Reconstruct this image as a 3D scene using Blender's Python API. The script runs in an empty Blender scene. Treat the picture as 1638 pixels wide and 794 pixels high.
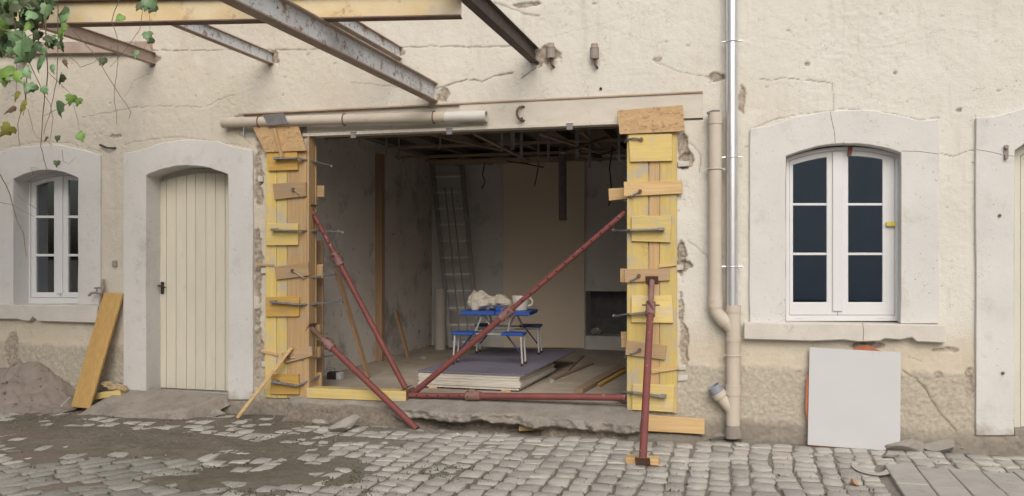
import bpy, bmesh, math, random
import numpy as np
from mathutils import Vector, Matrix
random.seed(7)
SC = bpy.context.scene
COL = SC.collection
# ------------------------------------------------------------------ camera, sky, sun, exposure
F = 1400.0                      # focal length in photo pixels (photo is 1638 wide)
TH = math.atan(0.27)            # the camera is turned 15 degrees to the left of the facade's normal
CS, SN = math.cos(TH), math.sin(TH)
CY, CZ, HV = -8.4, 1.71, 410.0  # camera distance from the facade, eye height, horizon row
cam = bpy.data.cameras.new('camera')
cam.sensor_width = 36; cam.lens = 36 * F / 1638; cam.shift_y = (HV - 397) / 1638
cam.clip_end = 2000
camo = bpy.data.objects.new('camera', cam); COL.objects.link(camo)
camo.location = (0, CY, CZ); camo.rotation_euler = (math.pi / 2, 0, TH)
SC.camera = camo
SUN_EL, SUN_AZ = math.radians(38), math.radians(163)   # azimuth from +Y clockwise: behind the camera
w = bpy.data.worlds.new('World'); SC.world = w; w.use_nodes = True
nt = w.node_tree; bg = nt.nodes['Background']
sky = nt.nodes.new('ShaderNodeTexSky'); sky.sky_type = 'NISHITA'; sky.sun_disc = False
sky.sun_elevation = SUN_EL; sky.sun_rotation = SUN_AZ; sky.dust_density = 6; sky.air_density = 1.0; sky.ozone_density = 1.0
hs = nt.nodes.new('ShaderNodeHueSaturation'); hs.inputs['Saturation'].default_value = 0.78
nt.links.new(sky.outputs[0], hs.inputs['Color']); nt.links.new(hs.outputs[0], bg.inputs[0])
bg.inputs[1].default_value = 0.12
sd = bpy.data.lights.new('sun', 'SUN'); sd.energy = 1.45; sd.angle = math.radians(50); sd.color = (1, .985, .955)
so = bpy.data.objects.new('sun', sd); COL.objects.link(so)
dirv = Vector((math.sin(SUN_AZ) * math.cos(SUN_EL), math.cos(SUN_AZ) * math.cos(SUN_EL), math.sin(SUN_EL)))
so.rotation_euler = dirv.to_track_quat('Z', 'Y').to_euler(); so.location = (0, -6, 12)
SC.view_settings.view_transform = 'Standard'; SC.view_settings.look = 'None'
SC.view_settings.gamma = 1; SC.view_settings.use_curve_mapping = False
SC.view_settings.exposure = -0.11
SC.render.engine = 'CYCLES'

# ------------------------------------------------------------------ points measured on the photograph
def wp(u, v, Y=0.0):            # point of the plane y = Y
    a = (u - 819) / F; dx = a * CS - SN; dy = a * SN + CS; t = (Y - CY) / dy
    return Vector((dx * t, Y, CZ + (HV - v) / F * t))
def pc(u, v, t):                # point at distance t in front of the camera
    a = (u - 819) / F
    return Vector(((a * CS - SN) * t, CY + (a * SN + CS) * t, CZ + (HV - v) / F * t))
def gp(u, v, z=0.0):            # point of the level z
    return pc(u, v, F * (CZ - z) / (v - HV))
def cw(r, f, z):                # right / forward of the camera -> world
    return Vector((r * CS - f * SN, CY + r * SN + f * CS, z))

# ------------------------------------------------------------------ noise on arrays
def _h(ix, iy, seed):
    h = (ix.astype(np.int64) * 374761393 + iy.astype(np.int64) * 668265263 + seed * 974634777) & 0xffffffff
    h = ((h ^ (h >> 13)) * 1274126177) & 0xffffffff
    return ((h ^ (h >> 16)) & 0xffff) / 65535.0
def vn(x, y, seed=0):
    x = np.asarray(x, float); y = np.asarray(y, float)
    ix = np.floor(x); iy = np.floor(y); fx = x - ix; fy = y - iy
    fx = fx * fx * (3 - 2 * fx); fy = fy * fy * (3 - 2 * fy)
    a = _h(ix, iy, seed); b = _h(ix + 1, iy, seed); c = _h(ix, iy + 1, seed); d = _h(ix + 1, iy + 1, seed)
    return (a + (b - a) * fx) * (1 - fy) + (c + (d - c) * fx) * fy
def fbm(x, y, seed=0, o=4):
    s = 0; a = .5; n = 0
    for k in range(o):
        s = s + a * vn(x * 2 ** k, y * 2 ** k, seed + k); n += a; a *= .5
    return s / n - .5
def sm(x, a, b):
    t = np.clip((x - a) / (b - a), 0, 1); return t * t * (3 - 2 * t)

# ------------------------------------------------------------------ materials
def _mat(name):
    m = bpy.data.materials.new(name); m.use_nodes = True
    return m, m.node_tree, m.node_tree.nodes, m.node_tree.links, m.node_tree.nodes['Principled BSDF']
def _coords(n, l, stretch):
    tc = n.new('ShaderNodeTexCoord'); oi = n.new('ShaderNodeObjectInfo')
    ad = n.new('ShaderNodeVectorMath'); ad.operation = 'MULTIPLY_ADD'
    cb = n.new('ShaderNodeCombineXYZ')
    for k in range(3): l.new(oi.outputs['Random'], cb.inputs[k])
    l.new(cb.outputs[0], ad.inputs[0]); ad.inputs[1].default_value = (37, 53, 71); l.new(tc.outputs['Object'], ad.inputs[2])
    mp = n.new('ShaderNodeMapping'); mp.inputs['Scale'].default_value = stretch
    l.new(ad.outputs[0], mp.inputs[0])
    return ad.outputs[0], mp.outputs[0], oi
def _noise(n, l, vec, scale, detail=5, rough=.6):
    t = n.new('ShaderNodeTexNoise'); t.inputs['Scale'].default_value = scale; t.inputs['Detail'].default_value = detail
    t.inputs['Roughness'].default_value = rough; l.new(vec, t.inputs['Vector']); return t.outputs['Fac']
def _range(n, l, src, lo, hi, a=0.0, b=1.0):
    r = n.new('ShaderNodeMapRange'); l.new(src, r.inputs[0]); r.inputs[1].default_value = lo; r.inputs[2].default_value = hi
    r.inputs[3].default_value = a; r.inputs[4].default_value = b; return r.outputs[0]
def _mix(n, l, fac, a, b):
    m = n.new('ShaderNodeMix'); m.data_type = 'RGBA'
    if isinstance(fac, float): m.inputs[0].default_value = fac
    else: l.new(fac, m.inputs[0])
    for s, k in ((a, 6), (b, 7)):
        if isinstance(s, tuple): m.inputs[k].default_value = (*s, 1)
        else: l.new(s, m.inputs[k])
    return m.outputs[2]
def _mul(n, l, a, b):
    m = n.new('ShaderNodeMath'); m.operation = 'MULTIPLY'
    for k, s in ((0, a), (1, b)):
        if isinstance(s, float): m.inputs[k].default_value = s
        else: l.new(s, m.inputs[k])
    return m.outputs[0]
def _bump(n, l, b, height, strength, dist, prev=None):
    bp = n.new('ShaderNodeBump'); bp.inputs['Strength'].default_value = strength; bp.inputs['Distance'].default_value = dist
    l.new(height, bp.inputs['Height'])
    if prev: l.new(prev, bp.inputs['Normal'])
    l.new(bp.outputs[0], b.inputs['Normal']); return bp.outputs[0]
def nm(name, base, var, scale=4, stretch=(1, 1, 1), rough=.85, bump=.4, bscale=80, bdist=.003, metal=0.0, spots=(), rand=0.0, lo=.3, hi=.7, spec=.3):
    m, t, n, l, b = _mat(name)
    raw, st, oi = _coords(n, l, stretch)
    c = _mix(n, l, _range(n, l, _noise(n, l, st, scale), lo, hi), base, var)
    for (sc, s, a, z) in spots:
        c = _mix(n, l, _range(n, l, _noise(n, l, raw, s, 6, .7), a, z), c, sc)
    if rand:
        h = n.new('ShaderNodeHueSaturation'); l.new(c, h.inputs['Color'])
        l.new(_range(n, l, oi.outputs['Random'], 0, 1, 1 - rand, 1 + rand), h.inputs['Value']); c = h.outputs[0]
    l.new(c, b.inputs['Base Color']); b.inputs['Roughness'].default_value = rough; b.inputs['Metallic'].default_value = metal
    b.inputs['Specular IOR Level'].default_value = spec
    if bump: _bump(n, l, b, _noise(n, l, st, bscale, 4), bump, bdist)
    return m
def wood(name, c1, c2, axis, rough=.65, grey=None, rand=.14, dirt=(.22, .19, .16), da=.6, dz=.85):
    st = {'x': (1.2, 26, 26), 'z': (26, 26, 1.2), 'y': (26, 1.2, 26)}[axis]
    return nm(name, c1, c2, 1.6, st, rough, .5, 3, .003, 0.0, ((dirt, 6, da, dz), (tuple(.55 * k for k in c2), 3.1, .66, .74)), rand, .35, .68)
M = {}
M['yellow_z'] = wood('yellow_shutter_board_upright', (.66, .52, .18), (.58, .43, .15), 'z', dirt=(.47, .42, .35), da=.48, dz=.66)
M['yellow_x'] = wood('yellow_shutter_board_flat', (.68, .54, .205), (.60, .45, .17), 'x', dirt=(.50, .44, .36), da=.50, dz=.68)
M['pine_z'] = wood('dusty_pine_upright', (.50, .34, .17), (.40, .26, .13), 'z', dirt=(.38, .32, .26), da=.5, dz=.8)
M['pine_x'] = wood('dusty_pine_flat', (.49, .34, .19), (.41, .275, .15), 'x', dirt=(.36, .30, .25), da=.5, dz=.8)
M['orange_x'] = wood('orange_pine_flat', (.56, .36, .10), (.46, .28, .08), 'x', dirt=(.36, .28, .2), da=.55, dz=.85)
M['pale_x'] = wood('pale_pine_flat', (.60, .43, .22), (.50, .33, .15), 'x', dirt=(.35, .28, .2))
M['board_z'] = wood('fresh_plank', (.54, .35, .13), (.45, .275, .10), 'z', da=.72, dz=.95)
M['old_z'] = wood('old_brown_timber', (.42, .28, .17), (.32, .21, .13), 'z')
M['old_x'] = wood('old_brown_timber_flat', (.34, .25, .17), (.26, .19, .13), 'x')
M['old_y'] = wood('old_brown_timber_joist', (.15, .125, .10), (.11, .09, .075), 'y')
def osb_mat():
    m, t, n, l, b = _mat('strand_board')
    raw, st, oi = _coords(n, l, (1, 1, 1))
    v = n.new('ShaderNodeTexVoronoi'); v.inputs['Scale'].default_value = 44
    mp = n.new('ShaderNodeMapping'); mp.inputs['Scale'].default_value = (.55, 1, 1.3); mp.inputs['Rotation'].default_value = (0, .5, 0)
    l.new(raw, mp.inputs[0])
    ds = n.new('ShaderNodeVectorMath'); ds.operation = 'MULTIPLY_ADD'
    nz = n.new('ShaderNodeTexNoise'); nz.inputs['Scale'].default_value = 9; l.new(raw, nz.inputs['Vector'])
    l.new(nz.outputs['Color'], ds.inputs[0]); ds.inputs[1].default_value = (.12, .12, .12); l.new(mp.outputs[0], ds.inputs[2])
    l.new(ds.outputs[0], v.inputs['Vector'])
    sp = n.new('ShaderNodeSeparateColor'); l.new(v.outputs['Color'], sp.inputs[0])
    c = _mix(n, l, sp.outputs[0], (.46, .30, .15), (.54, .37, .20))
    c = _mix(n, l, _range(n, l, sp.outputs[1], .86, .97), c, (.34, .21, .10))
    l.new(c, b.inputs['Base Color']); b.inputs['Roughness'].default_value = .7
    _bump(n, l, b, sp.outputs[2], .5, .003)
    return m
M['osb'] = osb_mat()
def trim_mat():
    m, t, n, l, b = _mat('painted_stone_surround'); tc = n.new('ShaderNodeTexCoord'); v = tc.outputs['Object']
    c = _mix(n, l, _range(n, l, _noise(n, l, v, 1.4, 5, .6), .32, .68), (.655, .645, .625), (.585, .575, .555))
    c = _mix(n, l, _range(n, l, _noise(n, l, v, 4.2, 6, .7), .55, .78), c, (.50, .485, .455))
    c = _mix(n, l, _range(n, l, _noise(n, l, v, 42, 3, .6), .68, .73), c, (.30, .265, .23))
    q = n.new('ShaderNodeMath'); q.operation = 'SUBTRACT'; l.new(_noise(n, l, v, 3.1, 4, .65), q.inputs[0]); q.inputs[1].default_value = .5
    q2 = n.new('ShaderNodeMath'); q2.operation = 'ABSOLUTE'; l.new(q.outputs[0], q2.inputs[0])
    c = _mix(n, l, _mul(n, l, _range(n, l, q2.outputs[0], 0.0, .004, .8, 0.0), _range(n, l, _noise(n, l, v, 1.9, 3, .6), .55, .62)), c, (.30, .26, .22))
    sx = n.new('ShaderNodeSeparateXYZ'); l.new(v, sx.inputs[0])
    ad = n.new('ShaderNodeMath'); ad.operation = 'MULTIPLY_ADD'; l.new(_noise(n, l, v, 5, 5, .65), ad.inputs[0]); ad.inputs[1].default_value = .45; l.new(sx.outputs[2], ad.inputs[2])
    c = _mix(n, l, _range(n, l, ad.outputs[0], .36, .48, .85, 0.0), c, _mix(n, l, _range(n, l, _noise(n, l, v, 9, 4, .6), .4, .6), (.30, .27, .23), (.40, .37, .32)))
    l.new(c, b.inputs['Base Color']); b.inputs['Roughness'].default_value = .92; b.inputs['Specular IOR Level'].default_value = .2
    p = _bump(n, l, b, _noise(n, l, v, 14, 5, .65), .5, .008); _bump(n, l, b, _noise(n, l, v, 80, 3, .6), .4, .003, p)
    return m
M['trim'] = trim_mat()
M['sillm'] = nm('weathered_sill', (.62, .59, .54), (.53, .50, .45), 4, (1, 1, 1), .92, .5, 45, .005, 0.0, (((.30, .28, .25), 7, .62, .8),))
M['lintel'] = nm('painted_lintel', (.61, .575, .505), (.54, .50, .43), 5, (.6, 1, 2), .85, .6, 60, .005, 0.0, (((.36, .30, .23), 9, .60, .78), ((.26, .21, .17), 60, .66, .72)))
M['lintel_rust'] = nm('rusty_flange', (.36, .24, .16), (.50, .42, .33), 9, (.4, 1, 1), .85, .5, 90, .003)
M['pvcw'] = nm('white_window_frame', (.68, .685, .69), (.64, .645, .65), 3, rough=.35, bump=.05, spec=.5)
M['door'] = nm('cream_door_paint', (.665, .63, .53), (.625, .59, .49), 3, (6, 6, 1), .5, .25, 12, .002, 0.0, (((.20, .16, .12), 22, .69, .72), ((.5, .45, .34), 4, .62, .85)), .02, spec=.4)
M['doorframe'] = nm('grey_cream_frame', (.62, .61, .53), (.55, .54, .47), 3, rough=.6, bump=.1)
M['red'] = nm('red_primer_steel', (.215, .066, .06), (.16, .055, .05), 7, rough=.55, bump=.4, bscale=60, bdist=.002, spots=(((.40, .30, .28), 13, .62, .72), ((.13, .07, .05), 6, .62, .75)))
M['redw'] = nm('cement_splashed_steel', (.27, .18, .165), (.19, .085, .075), 9, rough=.7, bump=.4, bscale=60, bdist=.002)
M['dark'] = nm('dark_iron', (.035, .03, .03), (.06, .045, .04), 20, rough=.6, bump=.3)
M['rust'] = nm('rusty_iron', (.13, .07, .045), (.20, .13, .10), 12, rough=.8, bump=.5, bscale=120)
M['clamp'] = nm('grey_clamp_steel', (.20, .20, .21), (.34, .33, .32), 10, rough=.5, bump=.3, metal=.35, spots=(((.17, .10, .07), 14, .6, .75),))
M['galv'] = nm('galvanised_zinc', (.84, .85, .86), (.72, .73, .74), 5, (3, 3, .6), .36, .12, 25, .002, .9)
M['pvc'] = nm('beige_drain_pipe', (.56, .50, .42), (.50, .44, .36), 3, (1, 1, 1), .5, .15, 40, .001, 0.0, (((.36, .31, .25), 5, .62, .85),))
M['pvcend'] = nm('pale_pipe_end', (.68, .66, .62), (.60, .58, .54), 4, rough=.5, bump=.1)
M['pvcgrey'] = nm('grey_pipe_socket', (.22, .25, .29), (.27, .29, .32), 4, rough=.5, bump=.1)
M['slate'] = nm('grey_slate', (.14, .14, .145), (.21, .20, .20), 9, rough=.8)
M['beamw'] = nm('peeling_white_beam', (.74, .78, .82), (.62, .64, .66), 4, (1, 1, 1), .6, .5, 60, .003, 0.0, (((.36, .24, .17), 7, .54, .63), ((.15, .105, .08), 26, .58, .65)))
M['beamy'] = nm('yellowed_beam', (.70, .62, .45), (.62, .46, .22), 2.2, (1, 1, 1.5), .75, .5, 60, .003, 0.0, (((.32, .17, .08), 6, .56, .68), ((.66, .62, .52), 3, .56, .7)))
M['beamd'] = nm('dark_beam', (.085, .065, .06), (.13, .10, .09), 9, rough=.8, spots=(((.36, .33, .31), 22, .68, .75),))
M['beamb'] = nm('brown_beam', (.34, .26, .21), (.46, .38, .32), 6, rough=.85, spots=(((.20, .14, .11), 12, .58, .7),))
M['beamrust'] = nm('rusty_beam_flange', (.15, .10, .08), (.22, .15, .11), 9, rough=.85)
M['conc'] = nm('old_concrete', (.30, .27, .235), (.22, .195, .165), 5, rough=.95, bump=.7, bscale=50, bdist=.008, spots=(((.40, .37, .33), 4, .55, .75), ((.13, .11, .09), 9, .62, .8)))
def step_mat():
    m, t, n, l, b = _mat('broken_concrete'); tc = n.new('ShaderNodeTexCoord'); v = tc.outputs['Object']
    at = n.new('ShaderNodeAttribute'); at.attribute_name = 'earth'
    c = _mix(n, l, _range(n, l, _noise(n, l, v, 5, 6, .65), .35, .65), (.36, .33, .29), (.26, .235, .205))
    c = _mix(n, l, _range(n, l, _noise(n, l, v, 45, 4, .7), .56, .70), c, (.19, .165, .14))
    c = _mix(n, l, at.outputs['Fac'], c, _mix(n, l, _range(n, l, _noise(n, l, v, 22, 5, .7), .38, .62), (.17, .145, .118), (.28, .24, .195)))
    l.new(c, b.inputs['Base Color']); b.inputs['Roughness'].default_value = .96; b.inputs['Specular IOR Level'].default_value = .2
    p = _bump(n, l, b, _noise(n, l, v, 18, 6, .75), .9, .02); _bump(n, l, b, _noise(n, l, v, 90, 4, .7), .6, .006, p)
    return m
M['step'] = step_mat()
M['ramp'] = nm('ramp_concrete', (.34, .305, .265), (.27, .24, .205), 4, rough=.95, bump=.9, bscale=35, bdist=.012, spots=(((.19, .165, .14), 3, .52, .72), ((.20, .17, .14), 14, .56, .7), ((.42, .39, .35), 9, .62, .75)))
M['stone'] = nm('cobble_granite', (.45, .43, .395), (.37, .352, .322), 9, rough=.8, bump=.6, bscale=45, bdist=.006, spots=(((.48, .46, .43), 14, .58, .72), ((.21, .195, .16), 5, .58, .8), ((.37, .325, .27), 1.1, .56, .75)), rand=.17)
M['stoned'] = nm('mossy_cobble', (.32, .312, .28), (.255, .248, .218), 7, rough=.85, bump=.6, bscale=45, bdist=.006, spots=(((.35, .335, .30), 14, .6, .74), ((.16, .155, .11), 5, .54, .74)), rand=.15)
M['rock'] = nm('pale_rubble', (.36, .335, .30), (.27, .25, .22), 6, rough=.95, bump=.8, bscale=30, bdist=.01, rand=.12)
M['rockw'] = nm('white_plaster_rubble', (.62, .60, .56), (.45, .42, .38), 8, rough=.95, bump=.6, bscale=40, bdist=.006)
M['paver'] = nm('concrete_paver', (.42, .405, .375), (.35, .335, .305), 5, rough=.9, bump=.6, bscale=70, bdist=.005, spots=(((.26, .245, .22), 7, .56, .75),), rand=.05)
M['sand'] = nm('pinkish_sand', (.31, .265, .228), (.25, .212, .18), 7, rough=1, bump=.9, bscale=90, bdist=.006)
M['gravel'] = nm('gravel', (.25, .22, .185), (.17, .148, .12), 20, rough=1, bump=0, lo=.4, hi=.6)
M['roomw'] = nm('dusty_room_wall', (.72, .68, .63), (.62, .585, .54), 1.3, rough=.95, bump=.5, bscale=20, bdist=.006, spots=(((.34, .31, .28), 1.9, .53, .70), ((.66, .62, .56), 4, .60, .8), ((.20, .175, .155), 5, .62, .72), ((.12, .105, .095), 11, .66, .74)))
M['roomb'] = nm('dark_back_wall', (.74, .72, .70), (.62, .60, .58), 1.1, rough=.95, bump=.5, bscale=20, bdist=.006, spots=(((.46, .44, .42), 2.4, .56, .72), ((.26, .24, .23), 6, .64, .74), ((.80, .77, .73), 4, .62, .8)))
M['roomc'] = nm('room_ceiling_boards', (.22, .20, .18), (.17, .15, .135), 3, (1, 6, 1), rough=.95)
M['roomf'] = nm('dusty_room_floor', (.46, .405, .34), (.34, .285, .225), 1.5, rough=.95, bump=.5, bscale=40, bdist=.005, spots=(((.52, .48, .42), 5, .55, .75), ((.22, .18, .15), 7, .62, .8)))
M['boardb'] = nm('brown_lining_board', (.80, .70, .57), (.76, .66, .53), 2, rough=.9, bump=.1)
M['plasterw'] = nm('white_plasterboard_edge', (.66, .62, .55), (.56, .52, .46), 6, rough=.9, bump=.3, rand=.06)
M['plasterp'] = nm('violet_plasterboard_face', (.20, .185, .235), (.165, .155, .20), 3, rough=.85, bump=.1, spots=(((.36, .33, .31), 9, .68, .8),))
M['blue'] = nm('blue_plastic', (.025, .09, .36), (.02, .07, .30), 6, rough=.45, bump=.1, spec=.5)
M['navy'] = nm('navy_plastic', (.02, .035, .12), (.03, .045, .14), 6, rough=.45, bump=.1, spec=.5)
M['alu'] = nm('aluminium', (.70, .69, .67), (.60, .59, .57), 8, rough=.4, bump=0, metal=.6)
M['alud'] = nm('dull_aluminium', (.36, .36, .36), (.28, .28, .28), 8, rough=.55, bump=0, metal=.2)
M['rungm'] = nm('worn_rung', (.80, .78, .75), (.70, .68, .65), 8, rough=.5, bump=0)
M['farw'] = nm('pale_added_wall', (.78, .79, .80), (.72, .73, .74), 2, rough=.9, bump=0)
M['paper'] = nm('paper_sack', (.58, .53, .45), (.48, .43, .36), 5, rough=.9, bump=.5, bscale=25, bdist=.01, spots=(((.30, .17, .10), 6, .62, .72),))
M['white'] = nm('white_plastic', (.62, .59, .54), (.56, .53, .48), 5, rough=.5, bump=.05)
M['panel'] = nm('white_board', (.555, .56, .565), (.53, .535, .54), 2, rough=.55, bump=.12, bscale=40, bdist=.001, spots=(((.40, .385, .37), 5, .66, .8), ((.33, .31, .29), 16, .72, .76),))
M['orange'] = nm('orange_board', (.46, .17, .09), (.36, .13, .07), 9, rough=.85)
M['brick'] = nm('brick_chip', (.42, .27, .17), (.35, .22, .14), 9, rough=.9)
M['leafa'] = nm('leaf_blue_green', (.13, .24, .11), (.19, .31, .15), 9, rough=.45, bump=.2, bscale=40, rand=.25, spec=.5)
M['leafb'] = nm('leaf_fresh_green', (.19, .31, .06), (.13, .25, .05), 9, rough=.5, bump=.2, bscale=40, rand=.2, spec=.5)
M['leafc'] = nm('leaf_yellowing', (.27, .24, .05), (.18, .20, .04), 9, rough=.55, bump=.2, bscale=40, rand=.15)
M['leafd'] = nm('leaf_dark', (.075, .105, .05), (.11, .14, .07), 9, rough=.5, bump=.2, bscale=40, rand=.25)
M['leafe'] = nm('leaf_withered', (.16, .10, .055), (.11, .08, .05), 9, rough=.7, bump=.2, bscale=40)
M['stem'] = nm('vine_stem', (.15, .10, .065), (.19, .15, .09), 9, rough=.8, bump=.3)
M['sprig'] = nm('joint_weeds', (.075, .095, .04), (.05, .065, .03), 30, rough=.8, bump=0)
M['roll'] = nm('white_roll', (.50, .46, .41), (.44, .40, .36), 4, rough=.8, bump=.1)
M['cloth'] = nm('tan_cloth', (.46, .36, .22), (.36, .27, .16), 9, rough=.95, bump=.6, bscale=40, bdist=.006)
M['tape'] = nm('red_brown_tape', (.25, .10, .075), (.21, .08, .06), 9, rough=.6, bump=0)
M['clip'] = nm('yellow_clip', (.62, .50, .10), (.55, .44, .09), 9, rough=.5, bump=0)
M['porc'] = nm('grey_insulator', (.26, .22, .19), (.34, .29, .25), 14, rough=.7)
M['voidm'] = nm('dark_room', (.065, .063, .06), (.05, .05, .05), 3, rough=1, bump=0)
M['hole'] = nm('hole_shadow', (.01, .01, .01), (.012, .01, .01), 3, rough=1, bump=0)
M['stripe'] = nm('concrete_core', (.34, .31, .27), (.25, .22, .19), 7, rough=.95, bump=.8, bscale=40, bdist=.01)
def glass_mat():
    m, t, n, l, b = _mat('window_glass'); n.remove(b)
    g = n.new('ShaderNodeBsdfGlossy'); g.inputs['Roughness'].default_value = .02; g.inputs['Color'].default_value = (.84, .94, 1.0, 1)
    tr = n.new('ShaderNodeBsdfTransparent'); tr.inputs[0].default_value = (.86, .89, .88, 1)
    fr = n.new('ShaderNodeFresnel'); fr.inputs[0].default_value = 2.8
    mx = n.new('ShaderNodeMixShader'); l.new(fr.outputs[0], mx.inputs[0]); l.new(tr.outputs[0], mx.inputs[1]); l.new(g.outputs[0], mx.inputs[2])
    l.new(mx.outputs[0], n['Material Output'].inputs[0]); return m
M['glass'] = glass_mat()
def wall_mat():
    m, t, n, l, b = _mat('cream_render')
    tc = n.new('ShaderNodeTexCoord'); v = tc.outputs['Object']
    def at(nm_):
        a = n.new('ShaderNodeAttribute'); a.attribute_name = nm_; return a.outputs['Fac']
    c = _mix(n, l, _range(n, l, _noise(n, l, v, .9, 5, .6), .3, .7), (.632, .595, .515), (.565, .518, .437))
    c = _mix(n, l, at('pale'), c, _mix(n, l, _range(n, l, _noise(n, l, v, 1.3, 5, .6), .35, .65), (.685, .673, .618), (.64, .622, .565)))  # greyer render and the brighter light at upper right, both put into the colour
    sv = n.new('ShaderNodeMapping'); sv.inputs['Scale'].default_value = (5, 1, .55); l.new(v, sv.inputs[0])
    c = _mix(n, l, _range(n, l, _noise(n, l, sv.outputs[0], 1.6, 5, .65), .56, .78, 0.0, .55), c, (.50, .455, .38))
    c = _mix(n, l, _range(n, l, _noise(n, l, v, 3.3, 6, .65), .54, .75, 0.0, .7), c, (.70, .665, .59))
    c = _mix(n, l, _range(n, l, _noise(n, l, v, 11, 6, .7), .63, .80), c, (.48, .43, .35))
    patch = _range(n, l, _noise(n, l, v, 1.7, 4, .6), .46, .62)
    c = _mix(n, l, _mul(n, l, patch, _range(n, l, _noise(n, l, v, 70, 3, .6), .62, .70)), c, (.36, .30, .24))
    def lines(sc, wid, mask):
        q = n.new('ShaderNodeMath'); q.operation = 'SUBTRACT'; l.new(_noise(n, l, v, sc, 4, .65), q.inputs[0]); q.inputs[1].default_value = .5
        q2 = n.new('ShaderNodeMath'); q2.operation = 'ABSOLUTE'; l.new(q.outputs[0], q2.inputs[0])
        return _mul(n, l, _range(n, l, q2.outputs[0], 0.0, wid, 1.0, 0.0), mask)
    fine = lines(5.5, .006, _range(n, l, _noise(n, l, v, 4.3, 3, .6), .53, .63))
    fine2 = lines(11.0, .010, _mul(n, l, patch, _range(n, l, _noise(n, l, v, 8.1, 3, .6), .50, .62)))
    c = _mix(n, l, fine, c, (.33, .27, .21)); c = _mix(n, l, fine2, c, (.40, .34, .27))
    c = _mix(n, l, at('ochre'), c, (.57, .485, .345))
    pl = _mix(n, l, _range(n, l, _noise(n, l, v, 34, 4, .7), .4, .66), (.37, .335, .272), (.49, .445, .37))
    c = _mix(n, l, at('plinth'), c, pl)
    c = _mix(n, l, at('damp'), c, _mix(n, l, _range(n, l, _noise(n, l, v, 7, 5, .65), .35, .65), (.20, .18, .155), (.29, .255, .215)))
    c = _mix(n, l, at('spall'), c, _mix(n, l, _range(n, l, _noise(n, l, v, 30, 4, .6), .4, .62), (.44, .385, .315), (.27, .23, .185)))
    c = _mix(n, l, at('crack'), c, (.16, .125, .095))
    l.new(c, b.inputs['Base Color']); b.inputs['Roughness'].default_value = .95; b.inputs['Specular IOR Level'].default_value = .2
    p = _bump(n, l, b, _noise(n, l, v, 24, 6, .75), .8, .009)
    _bump(n, l, b, _noise(n, l, v, 95, 4, .7), .6, .004, p)
    return m
M['wall'] = wall_mat()
def ground_mat():
    m, t, n, l, b = _mat('trodden_earth')
    tc = n.new('ShaderNodeTexCoord'); v = tc.outputs['Object']
    def at(nm_):
        a = n.new('ShaderNodeAttribute'); a.attribute_name = nm_; return a.outputs['Fac']
    c = _mix(n, l, _range(n, l, _noise(n, l, v, 1.6, 5, .6), .35, .65), (.155, .136, .108), (.20, .176, .142))
    c = _mix(n, l, _range(n, l, _noise(n, l, v, 9, 5, .7), .5, .72), c, (.115, .10, .08))
    c = _mix(n, l, _range(n, l, _noise(n, l, v, 60, 4, .7), .58, .70), c, (.26, .228, .187))
    c = _mix(n, l, at('dust'), c, _mix(n, l, _range(n, l, _noise(n, l, v, 25, 4, .7), .35, .65), (.22, .205, .178), (.31, .29, .255)))
    c = _mix(n, l, at('pink'), c, _mix(n, l, _range(n, l, _noise(n, l, v, 40, 4, .7), .4, .65), (.19, .145, .115), (.265, .205, .165)))
    c = _mix(n, l, at('moss'), c, _mix(n, l, _range(n, l, _noise(n, l, v, 30, 4, .7), .4, .65), (.10, .10, .06), (.13, .11, .08)))
    l.new(c, b.inputs['Base Color']); b.inputs['Roughness'].default_value = .97; b.inputs['Specular IOR Level'].default_value = .2
    p = _bump(n, l, b, _noise(n, l, v, 22, 6, .7), .8, .02)
    _bump(n, l, b, _noise(n, l, v, 110, 3, .6), .6, .005, p)
    return m
M['ground'] = ground_mat()

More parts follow.
